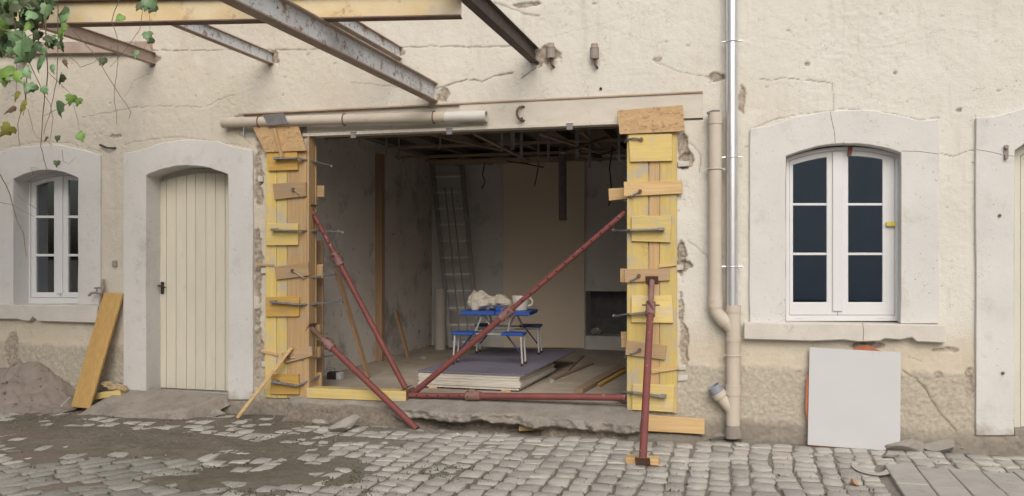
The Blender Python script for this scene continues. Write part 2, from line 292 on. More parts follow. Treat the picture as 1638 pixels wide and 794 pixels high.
# ------------------------------------------------------------------ mesh helpers
ORG = {}
def tag(o, label=None, cat=None, group=None, kind=None):
    if label: o['label'] = label
    if cat: o['category'] = cat
    if group: o['group'] = group
    if kind: o['kind'] = kind
    return o
def thing(name, label, cat, loc, group=None):
    o = bpy.data.objects.new(name, None); COL.objects.link(o); o.location = loc; o.empty_display_size = .1
    ORG[o] = Vector(loc); return tag(o, label, cat, group)
def struct_root(name, loc=(0, 0, 0)):
    o = bpy.data.objects.new(name, None); COL.objects.link(o); o.location = loc; ORG[o] = Vector(loc); o['kind'] = 'structure'; return o
class B:                         # collects shapes, then links them as ONE mesh object
    def __init__(s): s.v = []; s.f = []
    def add(s, vs, fs):
        k = len(s.v); s.v += [Vector(p) for p in vs]; s.f += [tuple(i + k for i in f) for f in fs]; return s
    def box(s, a, b):
        (x0, y0, z0), (x1, y1, z1) = a, b
        return s.add([(x0, y0, z0), (x1, y0, z0), (x1, y1, z0), (x0, y1, z0), (x0, y0, z1), (x1, y0, z1), (x1, y1, z1), (x0, y1, z1)],
                     [(3, 2, 1, 0), (4, 5, 6, 7), (0, 1, 5, 4), (1, 2, 6, 5), (2, 3, 7, 6), (3, 0, 4, 7)])
    def prism(s, pts, off):      # polygon pts swept by the vector off
        n = len(pts); off = Vector(off); pts = [Vector(p) for p in pts]
        return s.add(pts + [p + off for p in pts], [tuple(range(n)), tuple(range(2 * n - 1, n - 1, -1))] + [(i, i + n, (i + 1) % n + n, (i + 1) % n) for i in range(n)])
    def ring(s, A, Bp, off, closed=True):   # band between two paths with the same count, swept by off
        n = len(A); off = Vector(off); A = [Vector(p) for p in A]; Bp = [Vector(p) for p in Bp]
        vs = A + Bp + [p + off for p in A] + [p + off for p in Bp]; fs = []
        for i in range(n if closed else n - 1):
            j = (i + 1) % n
            fs += [(i, j, n + j, n + i), (2 * n + i, 3 * n + i, 3 * n + j, 2 * n + j), (i, 2 * n + i, 2 * n + j, j), (n + i, n + j, 3 * n + j, 3 * n + i)]
        if not closed:
            fs += [(0, n, 3 * n, 2 * n), (n - 1, 3 * n - 1, 4 * n - 1, 2 * n - 1)]
        return s.add(vs, fs)
    def tube(s, pts, r, seg=10, cap=True, flat=None):
        pts = [Vector(p) for p in pts]; n = len(pts); rs = r if isinstance(r, (list, tuple)) else [r] * n
        vs = []; up = None
        for i, p in enumerate(pts):
            d = (pts[min(i + 1, n - 1)] - pts[max(i - 1, 0)]).normalized()
            if up is None:
                up = Vector((0, 0, 1)) if abs(d.z) < .9 else Vector((1, 0, 0))
            sx = d.cross(up).normalized(); up = sx.cross(d).normalized()
            a, b2 = (rs[i], rs[i]) if flat is None else (flat[0] / 2 * 1.414, flat[1] / 2 * 1.414)
            for k in range(seg):
                an = 2 * math.pi * (k + (.5 if flat else 0)) / seg; vs.append(p + sx * math.cos(an) * a + up * math.sin(an) * b2)
        fs = [(i * seg + k, i * seg + (k + 1) % seg, (i + 1) * seg + (k + 1) % seg, (i + 1) * seg + k) for i in range(n - 1) for k in range(seg)]
        if cap: fs += [tuple(range(seg - 1, -1, -1)), tuple(range((n - 1) * seg, n * seg))]
        return s.add(vs, fs)
    def hollow(s, p0, p1, r, wall, seg=20):
        p0, p1 = Vector(p0), Vector(p1); d = (p1 - p0).normalized(); e = d * .12
        s.tube([p0, p1], r, seg, False); s.tube([p0, p1], r - wall, seg, False)
        k = len(s.v) - 4 * seg
        for base in (0, seg):
            s.f += [(k + base + i, k + base + (i + 1) % seg, k + 2 * seg + base + (i + 1) % seg, k + 2 * seg + base + i) for i in range(seg)]
        return s
    def torus(s, c, nrm, R, r, n=16, m=6, a0=0, a1=2 * math.pi):
        c = Vector(c); nrm = Vector(nrm).normalized(); x = nrm.orthogonal().normalized(); y = nrm.cross(x)
        pts = [c + (x * math.cos(a0 + (a1 - a0) * k / n) + y * math.sin(a0 + (a1 - a0) * k / n)) * R for k in range(n + 1)]
        return s.tube(pts, r, m)
    def build(s, name, mat, parent=None, smooth=False, bev=0, own=True, recalc=True):
        vs = s.v
        if parent is not None: org = ORG[parent]
        elif own:
            lo = Vector((min(p.x for p in vs), min(p.y for p in vs), min(p.z for p in vs))); hi = Vector((max(p.x for p in vs), max(p.y for p in vs), max(p.z for p in vs)))
            org = Vector(((lo.x + hi.x) / 2, (lo.y + hi.y) / 2, lo.z))
        else: org = Vector((0, 0, 0))
        me = bpy.data.meshes.new(name); me.from_pydata([tuple(p - org) for p in vs], [], s.f)
        if recalc and len(s.f) < 20000:
            bm = bmesh.new(); bm.from_mesh(me); bmesh.ops.recalc_face_normals(bm, faces=bm.faces); bm.to_mesh(me); bm.free()
        me.materials.append(M[mat])
        if smooth: me.polygons.foreach_set('use_smooth', [True] * len(me.polygons))
        me.update()
        o = bpy.data.objects.new(name, me); COL.objects.link(o); ORG[o] = org
        if parent is not None: o.parent = parent
        else: o.location = org
        if bev:
            md = o.modifiers.new('edge', 'BEVEL'); md.width = bev; md.segments = 1; md.limit_method = 'ANGLE'; md.angle_limit = .6
        if smooth and not name.startswith('leaf'):
            try: me.set_sharp_from_angle(angle=.7)
            except Exception: pass
        return o
def px(poly, Y): return [wp(u, v, Y) for u, v in poly]
def plate(name, poly, Y, th, mat, parent=None, bev=.003):
    return B().prism(px(poly, Y), (0, th, 0)).build(name, mat, parent, bev=bev)
def grid_mesh(name, P, mat, mask=None, attrs=None, smooth=True, parent=None):   # P: (n, m, 3) array
    n, m_, _ = P.shape; org = np.array(ORG[parent]) if parent is not None else np.zeros(3)
    idx = np.arange(n * m_).reshape(n, m_)
    q = np.stack([idx[:-1, :-1], idx[1:, :-1], idx[1:, 1:], idx[:-1, 1:]], -1).reshape(-1, 4)
    if mask is not None: q = q[mask.reshape(-1)]
    me = bpy.data.meshes.new(name); me.vertices.add(n * m_); me.vertices.foreach_set('co', (P - org).reshape(-1).astype(np.float32))
    me.loops.add(len(q) * 4); me.loops.foreach_set('vertex_index', q.reshape(-1).astype(np.int32))
    me.polygons.add(len(q)); me.polygons.foreach_set('loop_start', np.arange(0, len(q) * 4, 4, dtype=np.int32))
    try: me.polygons.foreach_set('loop_total', np.full(len(q), 4, dtype=np.int32))
    except Exception: pass
    me.update(calc_edges=True); me.validate()
    if smooth: me.polygons.foreach_set('use_smooth', np.ones(len(me.polygons), dtype=bool))
    for k, a in (attrs or {}).items():
        at = me.attributes.new(k, 'FLOAT', 'POINT'); at.data.foreach_set('value', a.reshape(-1).astype(np.float32))
    me.materials.append(M[mat]); o = bpy.data.objects.new(name, me); COL.objects.link(o); ORG[o] = Vector(org)
    if parent is not None: o.parent = parent
    return o

# ------------------------------------------------------------------ the ground
def axis(lo, hi, step, far):
    a = np.arange(lo, hi + 1e-6, step); g = np.array([.1, .3, .7, 1.5, 3, 6, 12, 25, 50, 100, far])
    return np.concatenate([(lo - g)[::-1], a, hi + g])
def mudfield(x, y):
    m = np.zeros_like(x)
    for (u, v, rx, ry, a) in [(20, 690, 1.1, .55, 1.5), (190, 700, .8, .38, 1.35), (330, 712, .8, .28, 1.15), (460, 725, .6, .26, 1.15), (400, 765, .5, .42, 1.25), (490, 750, .32, .3, .75),
                              (95, 778, .30, .18, 1.0), (20, 728, .5, .18, .9), (560, 706, .5, .14, .8), (250, 722, .8, .2, 1.1), (640, 706, .5, .10, .62), (330, 672, .8, .14, .78), (120, 668, .9, .2, 1.2), (430, 690, .6, .14, .55),
                              (560, 684, .8, .10, 1.0), (760, 692, .6, .07, .75), (440, 664, .5, .12, .95), (980, 690, .35, .08, .95), (1280, 708, .8, .08, .8), (300, 770, .3, .1, .5)]:
        c = gp(u, v, 0.0); m += .88 * a * np.exp(-((x - c.x) / rx) ** 2 - ((y - c.y) / ry) ** 2)
    return m
def ground_z(x, y):
    m = mudfield(x, y)
    return -.0085 + .022 * np.clip(m, 0, 1.3) + .05 * np.exp(-((x + .75) / .55) ** 2 - (y / .16) ** 2) + .022 * fbm(x * 2.2, y * 2.2, 3) + .020 * fbm(x * 9, y * 9, 5) * (.3 + np.clip(m, 0, 1)) + .006 * fbm(x * 45, y * 45, 9, 2) * (.3 + np.clip(m, 0, 1))
gx = axis(-9.6, 3.6, .02, 300); gy = axis(-4.4, .12, .02, 300)
GX, GY = np.meshgrid(gx, gy, indexing='ij')
GZ = ground_z(GX, GY)
fade = np.clip(1 - np.maximum(np.abs(GX + 3) - 6.6, np.maximum(GY - .12, -4.4 - GY)) * 3, 0, 1); GZ = GZ * fade - .03 * (1 - fade)
pk = np.zeros_like(GX)
for (u, v, rx, ry, a) in [(110, 772, .5, .35, 1.2), (20, 700, .6, .25, 1.0), (60, 730, .6, .25, .7), (300, 705, .5, .14, .35)]:
    c = gp(u, v, 0); pk += a * np.exp(-((GX - c.x) / rx) ** 2 - ((GY - c.y) / ry) ** 2)
pk = np.clip(pk * (.7 + 1.4 * fbm(GX * 4, GY * 4, 21)), 0, 1)
ms = .55 * np.clip(sm(-GY, 1.1, 2.0) * sm(GX, -4.6, -3.4) * (1 - sm(GX, .0, 1.2)) * (.9 + 1.6 * fbm(GX * 2, GY * 2, 31)), 0, 1)
g = grid_mesh('ground', np.stack([GX, GY, GZ], -1), 'ground', None, {'pink': pk, 'moss': ms, 'dust': np.clip(sm(GX, -4.2, -2.6) * (.75 + .9 * fbm(GX * 3, GY * 3, 33)), 0, 1)}); g['kind'] = 'structure'

# ------------------------------------------------------------------ cobblestone paving
def cobble_shape(seed, sx=1.0, sy=1.0):
    r = random.Random(seed); base = [(-.5, -.5), (0, -.52), (.5, -.5), (.52, 0), (.5, .5), (0, .52), (-.5, .5), (-.52, 0)]
    o = [(x + r.uniform(-.085, .085), y + r.uniform(-.085, .085)) for x, y in base]
    for k in (0, 2, 4, 6): o[k] = (o[k][0] * .965, o[k][1] * .965)
    vs = [(x, y, -.10) for x, y in o] + [(x, y, -.006 + r.uniform(-.003, .002)) for x, y in o] + [(x * .90, y * .90, r.uniform(-.0035, .003)) for x, y in o] + [(r.uniform(-.1, .1), r.uniform(-.1, .1), .004)]
    fs = []
    for lv in (0, 8):
        fs += [(lv + i, lv + (i + 1) % 8, lv + 8 + (i + 1) % 8, lv + 8 + i) for i in range(8)]
    fs += [(16 + i, 16 + (i + 1) % 8, 24) for i in range(8)]
    return vs, fs
CV = [cobble_shape(100 + k) for k in range(28)]
CM = []
for k, (vs, fs) in enumerate(CV):
    me = bpy.data.meshes.new('cobblestone'); me.from_pydata(vs, [], fs); me.materials.append(M['stone' if k < 14 else 'stoned'])
    me.polygons.foreach_set('use_smooth', [True] * len(me.polygons)); CM.append(me)
def inpoly(x, y, poly):
    c = False; n = len(poly)
    for i in range(n):
        (x1, y1), (x2, y2) = poly[i], poly[(i + 1) % n]
        if (y1 > y) != (y2 > y) and x < (x2 - x1) * (y - y1) / (y2 - y1) + x1: c = not c
    return c
def gpoly(pts): return [(gp(u, v).x, gp(u, v).y) for u, v in pts]
zoneB = gpoly([(-420, 775), (40, 742), (170, 727), (290, 728), (400, 760), (330, 810), (300, 1100), (-900, 1100)])
rampP = gpoly([(105, 668), (230, 672), (290, 668), (372, 656), (372, 640), (105, 640)])
slabP = [(1.02, -.72), (4.5, -.72), (4.5, -3.2), (1.02, -3.2)]
def proj(p):
    x, y, z = p[0], p[1] - CY, p[2] - CZ
    r = x * CS + y * SN; f = -x * SN + y * CS
    return (819 + F * r / f, HV - F * z / f, f) if f > .3 else (-9999, -9999, 1)
stones = []
def put_stone(x, y, w_, l_, rot, dark=False):
    if inpoly(x, y, rampP) or inpoly(x, y, slabP): return
    if y > -.30 and -4.75 < x < -1.05: return
    if y > -.20 and -1.3 < x < -.2: return
    mm = min(1.0, float(mudfield(np.array(x), np.array(y)))); zt = .001 + random.uniform(-.006, .006) * (1 + 1.6 * mm) + .010 * float(fbm(np.array(x * .9), np.array(y * .9), 77))
    mz = float(ground_z(np.array(x), np.array(y)))
    if mz > zt + .012: return
    u, v, f = proj((x, y, zt))
    vis = -10 < u < 1650 and v < 800
    stones.append(((w_ * l_) / (f ** 3) if vis else 0, x, y, zt, w_, l_, rot + random.uniform(-.10, .10), random.uniform(-.03, .03) * (1 + .6 * mm), random.uniform(-.035, .035) * (1 + .6 * mm), random.randrange(14) + (14 if dark else 0)))
x = -9.0
while x < 3.2:
    w_ = random.uniform(.14, .185); y = -.04 - random.uniform(0, .1); drift = 0
    while y > -3.4:
        l_ = random.uniform(.135, .245); xx = x + w_ / 2 + .02 * math.sin(y * 2.1 + x); yy = y - l_ / 2
        if not inpoly(xx, yy, zoneB): drift = .6 * drift + random.uniform(-.010, .010); put_stone(xx + drift, yy + random.uniform(-.006, .006), (w_ - .004) * random.uniform(.86, 1.02), l_ - .006 - random.uniform(0, .012), 0)
        y -= l_
    x += w_
cB = Vector((-7.2, -2.6)); ra = math.radians(-28.6)
x = -3.2
while x < 3.2:
    w_ = random.uniform(.14, .19); y = -3.0
    while y < 3.0:
        l_ = random.uniform(.17, .29)
        px_, py_ = x + w_ / 2, y + l_ / 2
        X_, Y_ = cB.x + px_ * math.cos(ra) - py_ * math.sin(ra), cB.y + px_ * math.sin(ra) + py_ * math.cos(ra)
        if inpoly(X_, Y_, zoneB) and Y_ > -4.2: put_stone(X_, Y_, w_ - .010, l_ - .012, ra, True)
        y += l_
    x += w_
pave = struct_root('cobblestone_paving')
stones.sort(key=lambda s: -s[0])
rest = B(); restd = B()
for i, (a, x, y, z, w_, l_, rot, tx, ty, k) in enumerate(stones):
    R_ = Matrix.Translation((x, y, z)) @ Matrix.Rotation(rot, 4, 'Z') @ Matrix.Rotation(tx, 4, 'X') @ Matrix.Rotation(ty, 4, 'Y') @ Matrix.Diagonal((w_, l_, 1, 1))
    if i < 300:
        o = bpy.data.objects.new('cobblestone', CM[k]); COL.objects.link(o); o.parent = pave; o.matrix_local = R_
    else:
        (rest if k < 14 else restd).add([R_ @ Vector(p) for p in CV[k][0]], CV[k][1])
for bb_, mt_ in ((rest, 'stone'), (restd, 'stoned')):
    if bb_.v: bb_.build('smaller_cobblestones', mt_, pave, True, recalc=False)['kind'] = 'stuff'
print('stones', len(stones))

# ------------------------------------------------------------------ the house front
house = thing('house', 'cream rendered old house front with wide doorless opening under repair', 'house', (0, 0, 0))
def quad3(p, a, b, c):          # parabola through three pixel points
    def f(u):
        return p_(u)
    (x0, y0), (x1, y1), (x2, y2) = a, b, c
    def p_(u): return y0 * (u - x1) * (u - x2) / ((x0 - x1) * (x0 - x2)) + y1 * (u - x0) * (u - x2) / ((x1 - x0) * (x1 - x2)) + y2 * (u - x0) * (u - x1) / ((x2 - x0) * (x2 - x1))
    return f
WX0, WX1, WZ0, WZ1, ST = -9.0, 2.9, -.12, 4.95, .0105
wx = np.arange(WX0, WX1, ST); wz = np.arange(WZ0, WZ1, ST)
XX, ZZ = np.meshgrid(wx, wz, indexing='ij')
relief = .014 * fbm(XX * .9, ZZ * .9, 11) + .010 * fbm(XX * 4, ZZ * 4, 12) + .006 * fbm(XX * 16, ZZ * 16, 13)
rough_up = sm(fbm(XX * 1.1, ZZ * 1.1, 14), -.05, .15) * sm(ZZ, 2.2, 3.0)
relief += rough_up * .008 * fbm(XX * 26, ZZ * 34, 15, 3)
ptop = .70 + .05 * fbm(XX * 3, XX * 0 + 4, 16)
plm = 1 - sm(ZZ + .05 * fbm(XX * 14, ZZ * 14, 66), ptop - .035, ptop + .03)
relief += plm * (.010 + .014 * fbm(XX * 34, ZZ * 34, 17, 2) + .008 * fbm(XX * 9, ZZ * 9, 27))
crack = np.zeros_like(XX); spall = np.zeros_like(XX)
warp = .03 * fbm(XX * 9, ZZ * 9, 18, 3); warp2 = .03 * fbm(XX * 9, ZZ * 9, 19, 3)
def sub(p0, p1, pad):
    i0, i1 = np.searchsorted(wx, [p0[0] - pad, p1[0] + pad]); j0, j1 = np.searchsorted(wz, [p0[1] - pad, p1[1] + pad])
    return slice(max(i0, 0), i1), slice(max(j0, 0), j1)
def add_crack(pts, wd=.008, k=1.0):
    P = [wp(u, v) for u, v in pts]; xs = [p.x for p in P]; zs = [p.z for p in P]
    s = sub((min(xs), min(zs)), (max(xs), max(zs)), .08)
    x, z = XX[s] + warp[s], ZZ[s] + warp2[s]; d = np.full(x.shape, 9.)
    for a, b in zip(P[:-1], P[1:]):
        L = max((b.x - a.x) ** 2 + (b.z - a.z) ** 2, 1e-9); t = np.clip(((x - a.x) * (b.x - a.x) + (z - a.z) * (b.z - a.z)) / L, 0, 1)
        d = np.minimum(d, np.hypot(x - a.x - t * (b.x - a.x), z - a.z - t * (b.z - a.z)))
    ww = np.maximum(wd * .85 * (.2 + 1.3 * vn(XX[s] * 14, ZZ[s] * 14, 23)), .0045)
    crack[s] = np.maximum(crack[s], .8 * k * (1 - sm(d, ww * .5, ww * 1.3)))
for pts, wd, k in [
    ([(700, 140), (720, 136), (745, 128), (770, 130), (790, 122), (820, 118)], .011, 1), ([(835, 125), (850, 113), (862, 108)], .008, .9),
    ([(560, 133), (620, 138), (690, 150)], .004, .5), ([(440, 80), (520, 79), (600, 79), (690, 74), (770, 76), (830, 72)], .010, .75), ([(245, 81), (330, 80), (435, 80)], .008, .8),
    ([(130, 187), (180, 180), (210, 172), (270, 170), (330, 172)], .006, .55), ([(330, 172), (350, 160), (375, 152)], .005, .5), ([(200, 155), (215, 130), (245, 115)], .004, .4),
    ([(1213, 126), (1235, 128), (1255, 124), (1280, 128), (1310, 131), (1330, 134)], .005, .8), ([(1330, 134), (1335, 160), (1333, 178)], .004, .5),
    ([(1050, 100), (1080, 112), (1110, 120), (1140, 122)], .006, .6), ([(1092, 222), (1110, 235), (1122, 250), (1118, 275)], .005, .7), ([(1100, 385), (1120, 400), (1135, 415)], .004, .6),
    ([(1443, 592), (1465, 605), (1480, 622), (1490, 640), (1505, 662), (1520, 680), (1530, 690)], .008, .95), ([(1503, 245), (1525, 250), (1545, 243), (1562, 240)], .005, .7),
    ([(1452, 570), (1475, 580)], .004, .5), ([(410, 190), (385, 182)], .006, .7), ([(790, 5), (815, 12), (840, 22), (862, 26)], .016, .6), ([(395, 205), (380, 215), (402, 232)], .006, .6),
    ([(200, 232), (230, 225), (290, 218), (350, 228), (400, 236)], .005, .5), ([(10, 236), (60, 226), (110, 229), (160, 242)], .005, .5),
    ([(1200, 205), (1260, 186), (1350, 174), (1430, 183), (1470, 192), (1503, 190)], .006, .6), ([(1075, 410), (1100, 412)], .006, .6), ([(880, 60), (960, 40), (1020, 20)], .003, .18),
    ([(930, 30), (1000, 55), (1060, 70)], .003, .18), ([(1230, 60), (1260, 62), (1300, 80)], .003, .18), ([(1380, 80), (1430, 72), (1480, 60)], .003, .18), ([(1490, 50), (1520, 45), (1560, 52)], .003, .18)]:
    add_crack(pts, wd, k)
def add_spall(u, v, ru, rv, depth=.03, seed=0, full=.5):
    c = wp(u, v); e = wp(u + ru, v - rv); rx, rz = e.x - c.x, e.z - c.z
    s = sub((c.x - rx, c.z - rz), (c.x + rx, c.z + rz), .08)
    d = np.hypot((XX[s] - c.x) / rx, (ZZ[s] - c.z) / rz) + 1.3 * fbm(XX[s] * 13, ZZ[s] * 13, 41 + seed, 4)
    k = 1 - sm(d, .75, .95); spall[s] = np.maximum(spall[s], k)
    relief[s] -= k * (depth + .03 * fbm(XX[s] * 22, ZZ[s] * 22, 51 + seed))
for a in [(1052, 95, 9, 6, .012, 1), (1143, 124, 18, 8, .02, 2), (872, 92, 22, 18, .02, 3), (710, 150, 12, 16, .02, 4), (434, 92, 16, 16, .02, 5), (243, 98, 12, 14, .015, 6), (637, 85, 12, 10, .015, 7),
          (1093, 240, 9, 34, .03, 8), (1096, 256, 14, 12, .03, 9), (1090, 410, 10, 36, .03, 10), (1098, 425, 10, 10, .03, 11), (1094, 555, 8, 36, .03, 12), (1089, 500, 5, 40, .02, 13), (414, 280, 8, 60, .02, 14),
          (412, 420, 8, 60, .02, 15), (413, 560, 10, 50, .03, 16), (410, 505, 7, 14, .02, 17), (395, 190, 22, 10, .01, 18), (1186, 160, 6, 30, .01, 19), (185, 218, 10, 4, .008, 20), (155, 411, 5, 5, .008, 21),
          (1534, 176, 6, 5, .012, 22), (1292, 103, 5, 4, .01, 23), (1432, 117, 4, 4, .01, 24), (1510, 560, 22, 4, .008, 25), (1550, 610, 8, 30, .012, 26), (1500, 600, 8, 6, .01, 27), (20, 560, 12, 30, .01, 28),
          (1385, 553, 30, 6, .015, 29), (840, 8, 24, 7, .015, 30), (182, 422, 3, 5, .006, 31)]:
    add_spall(*a)
rp = np.random.RandomState(5)
for k in range(260):
    cx, cz = rp.uniform(WX0, WX1), rp.uniform(.75, WZ1); r = rp.uniform(.004, .012) * (1.2 if cz > 3 else .8)
    s = sub((cx, cz), (cx, cz), r * 2.2); d = np.hypot((XX[s] - cx) / rp.uniform(.8, 2.2), ZZ[s] - cz) / r + .8 * fbm(XX[s] * 60, ZZ[s] * 60, k)
    q = 1 - sm(d, .6, 1.1); relief[s] -= q * .006; spall[s] = np.maximum(spall[s], q * rp.uniform(.2, .9))
relief -= crack * .012
# the joint beside the downpipes is a shallow chase
jx = wp(1159, 300).x; relief -= .02 * (1 - sm(np.abs(XX - jx), .02, .045)) * sm(ZZ, 1.0, 1.1)
damp = np.clip((1 - sm(ZZ + .22 * fbm(XX * 2.2, ZZ * 2.2, 61), .10, .24)) * 1.0, 0, 1)
ochre = np.clip(sm(fbm(XX * .7, ZZ * .7, 62), -.05, .2) * .25 + (1 - sm(ZZ, .75, 1.1)) * .6 + .8 * np.exp(-((XX - wp(390, 215).x) / .16) ** 2 - ((ZZ - wp(390, 215).z) / .12) ** 2), 0, .8) * (.75 + 1.0 * fbm(XX * 5, ZZ * 5, 63))
fxm = (XX[:-1, :-1] + XX[1:, 1:]) / 2; fzm = (ZZ[:-1, :-1] + ZZ[1:, 1:]) / 2
keep = np.ones(fxm.shape, bool)
def hole(u0, v0, u1, v1, pad=.0):
    a, b = wp(u0, v1), wp(u1, v0); keep[(fxm > a.x - pad) & (fxm < b.x + pad) & (fzm > min(a.z, wp(u1, v1).z) - pad) & (fzm < max(b.z, wp(u0, v0).z) + pad)] = False
hole(21, 272, 124, 486, .02); hole(234, 266, 365, 640, .02); hole(1257, 230, 1440, 514, .02); hole(1624, 225, 1780, 694, .02)
LZ0, LZ1 = 2.99, 3.255
OX0, OX1 = wp(492, 400).x, wp(1003, 400).x
LX0, LX1 = wp(388, 200).x, wp(1126, 160).x
keep[(fxm > OX0) & (fxm < OX1) & (fzm < LZ0 + .02)] = False
keep[(fxm > LX0 + .01) & (fxm < LX1 - .01) & (fzm > LZ0) & (fzm < LZ1 - .01)] = False
grid_mesh('wall', np.stack([XX, -relief, ZZ], -1), 'wall', keep, {'crack': crack, 'spall': spall, 'plinth': plm * .85, 'damp': damp * .9, 'ochre': np.clip(ochre, 0, 1), 'pale': np.clip(sm(XX + .5 * (ZZ - 3) + 2.4 * fbm(XX * .6, ZZ * .6, 64), -4.2, -.2) * sm(ZZ + .8 * fbm(XX * 1.5, ZZ * 1.5, 65), .7, 1.5), 0, 1)}, True, house)  # pale rises rightward and upward, imitating the stronger daylight there
wm = B()
for a, b in (((-13, 0, -.2), (WX0 + .01, .3, 6)), ((WX1 - .02, 0, -.2), (7, .3, 6)), ((WX0 + .01, 0, WZ1 - .02), (WX1 - .02, .3, 6))): wm.box(a, b)
wm.build('wall_beyond', 'trim', house)
# lintel: a painted steel girder in the wall
lb = B().box((LX0, .03, LZ0 + .004), (LX1, .22, LZ1)); lb.build('lintel', 'lintel', house)
B().box((LX0 + .01, -.012, LZ1 - .012), (LX1 - .01, .031, LZ1 + .004)).build('lintel_flange', 'lintel_rust', house, bev=.002)
B().box((OX0 - .05, -.022, LZ0 - .012), (OX1 + .02, .031, LZ0 + .02)).build('lintel_flange', 'lintel', house, bev=.002)
xm = wp(735, 190).x
B().box((xm, .002, LZ0 + .02), (LX1 - .004, .034, LZ1 - .012)).build('lintel_render', 'lintel', house)
for (u, v) in [(567, 222), (720, 212), (912, 205)]:
    c = wp(u, v, .0); b_ = B().box((c.x - .03, -.03, LZ0 - .05), (c.x + .03, -.024, LZ0 + .012)); b_.box((c.x - .035, -.03, LZ0 + .006), (c.x + .035, .03, LZ0 + .0135 + .002))
    b_.build('lintel_bracket', 'clamp', house, bev=.002)
# pier cores behind the shuttering
for u0, u1 in ((421, 489), (1005, 1086)):
    a, b = wp(u0, 640), wp(u1, 640); B().box((a.x, .02, .02), (b.x, .115, LZ0 + .1)).build('pier_core', 'stripe', house)
B().box((-26, -28.4, -.2), (24, -28, 6.0)).build('added_reflected_wall', 'farw', own=False)['kind'] = 'structure'   # unseen wall added behind the camera for the panes to mirror
# arched stone surrounds
def surround(name, outer, inner, vb_o, vb_i, uo, ui, Yf, Yb, n=18):
    fo, fi = outer, inner; A = []; Bq = []
    A.append(wp(uo[0], vb_o[0], Yf)); Bq.append(wp(ui[0], vb_i[0], Yf))
    for k in range(5):
        A.append(wp(uo[0], vb_o[0] + (fo(uo[0]) - vb_o[0]) * (k + 1) / 6, Yf)); Bq.append(wp(ui[0], vb_i[0] + (fi(ui[0]) - vb_i[0]) * (k + 1) / 6, Yf))
    for k in range(n + 1):
        A.append(wp(uo[0] + (uo[1] - uo[0]) * k / n, fo(uo[0] + (uo[1] - uo[0]) * k / n), Yf)); uu = ui[0] + (ui[1] - ui[0]) * k / n; Bq.append(wp(uu, fi(uu), Yf))
    for k in range(5):
        A.append(wp(uo[1], fo(uo[1]) + (vb_o[1] - fo(uo[1])) * (k + 1) / 6, Yf)); Bq.append(wp(ui[1], fi(ui[1]) + (vb_i[1] - fi(ui[1])) * (k + 1) / 6, Yf))
    A.append(wp(uo[1], vb_o[1], Yf)); Bq.append(wp(ui[1], vb_i[1], Yf))
    r = random.Random(len(name) + int(uo[0]))
    for P in (A, Bq):
        for p in P: p.x += r.uniform(-.004, .004); p.z += r.uniform(-.003, .003)
    return B().ring(A, Bq, (0, Yb - Yf, 0), False).build(name, 'trim', house, bev=.006)
def hump(pts):                  # piecewise smooth outline through pixel points
    xs = [p[0] for p in pts]; ys = [p[1] for p in pts]
    def f(u):
        if u <= xs[0]: return ys[0]
        for i in range(len(xs) - 1):
            if u <= xs[i + 1]:
                t = (u - xs[i]) / (xs[i + 1] - xs[i]); t = t * t * (3 - 2 * t) * .5 + t * .5; return ys[i] + (ys[i + 1] - ys[i]) * t
        return ys[-1]
    return f
surround('window_surround', hump([(1199, 206), (1235, 201), (1275, 186), (1330, 177), (1390, 176), (1440, 185), (1468, 193), (1502, 191)]), quad3(0, (1257, 250), (1343, 230), (1437, 243)), (518, 518), (518, 518), (1199, 1502), (1257, 1441), -.035, .17)
surround('window_surround', hump([(-70, 250), (-10, 246), (30, 235), (85, 231), (125, 238), (160, 248)]), quad3(0, (20.6, 287), (73, 272), (124.4, 285)), (490, 488), (490, 488), (-70, 160), (20.6, 124.4), -.035, .22)
surround('door_surround', hump([(199, 245), (230, 240), (260, 228), (300, 223), (345, 226), (372, 235), (404, 240)]), quad3(0, (233, 281), (301, 265), (365, 280)), (632, 640), (632, 640), (197, 404), (233, 365), -.035, .26)
surround('door_surround', hump([(1560, 189), (1590, 187), (1625, 177), (1660, 166), (1720, 160), (1780, 168), (1850, 180)]), quad3(0, (1623, 241), (1700, 212), (1780, 236)), (697, 704), (697, 704), (1561, 1850), (1623, 1780), -.035, .17)
# sills
plate('window_sill', [(1190, 516), (1513, 520), (1513, 549), (1466, 547), (1459, 540), (1440, 544), (1415, 542), (1408, 546), (1372, 547), (1350, 544), (1300, 546), (1190, 543)], -.09, .30, 'sillm', house, .008)
plate('window_sill', [(-60, 487), (156, 489), (154, 517), (60, 514), (52, 507), (46, 514), (34, 513), (30, 511), (-60, 510)], -.09, .32, 'sillm', house, .008)
for pts in ([(1329, 178), (1331, 195), (1334, 212), (1335, 229)], [(1562, 240), (1585, 243), (1605, 249), (1622, 250)], [(1441, 241), (1470, 242), (1502, 246)]):
    B().tube([wp(u + random.uniform(-1, 1), v + random.uniform(-1, 1), -.0345) for u, v in pts], .0028, 4).build('hairline_crack', 'rust', house)
B().tube([wp(1380, 518, -.0895), wp(1381.5, 530, -.0895), wp(1380.5, 545, -.0895)], .003, 4).build('hairline_crack', 'rust', house)
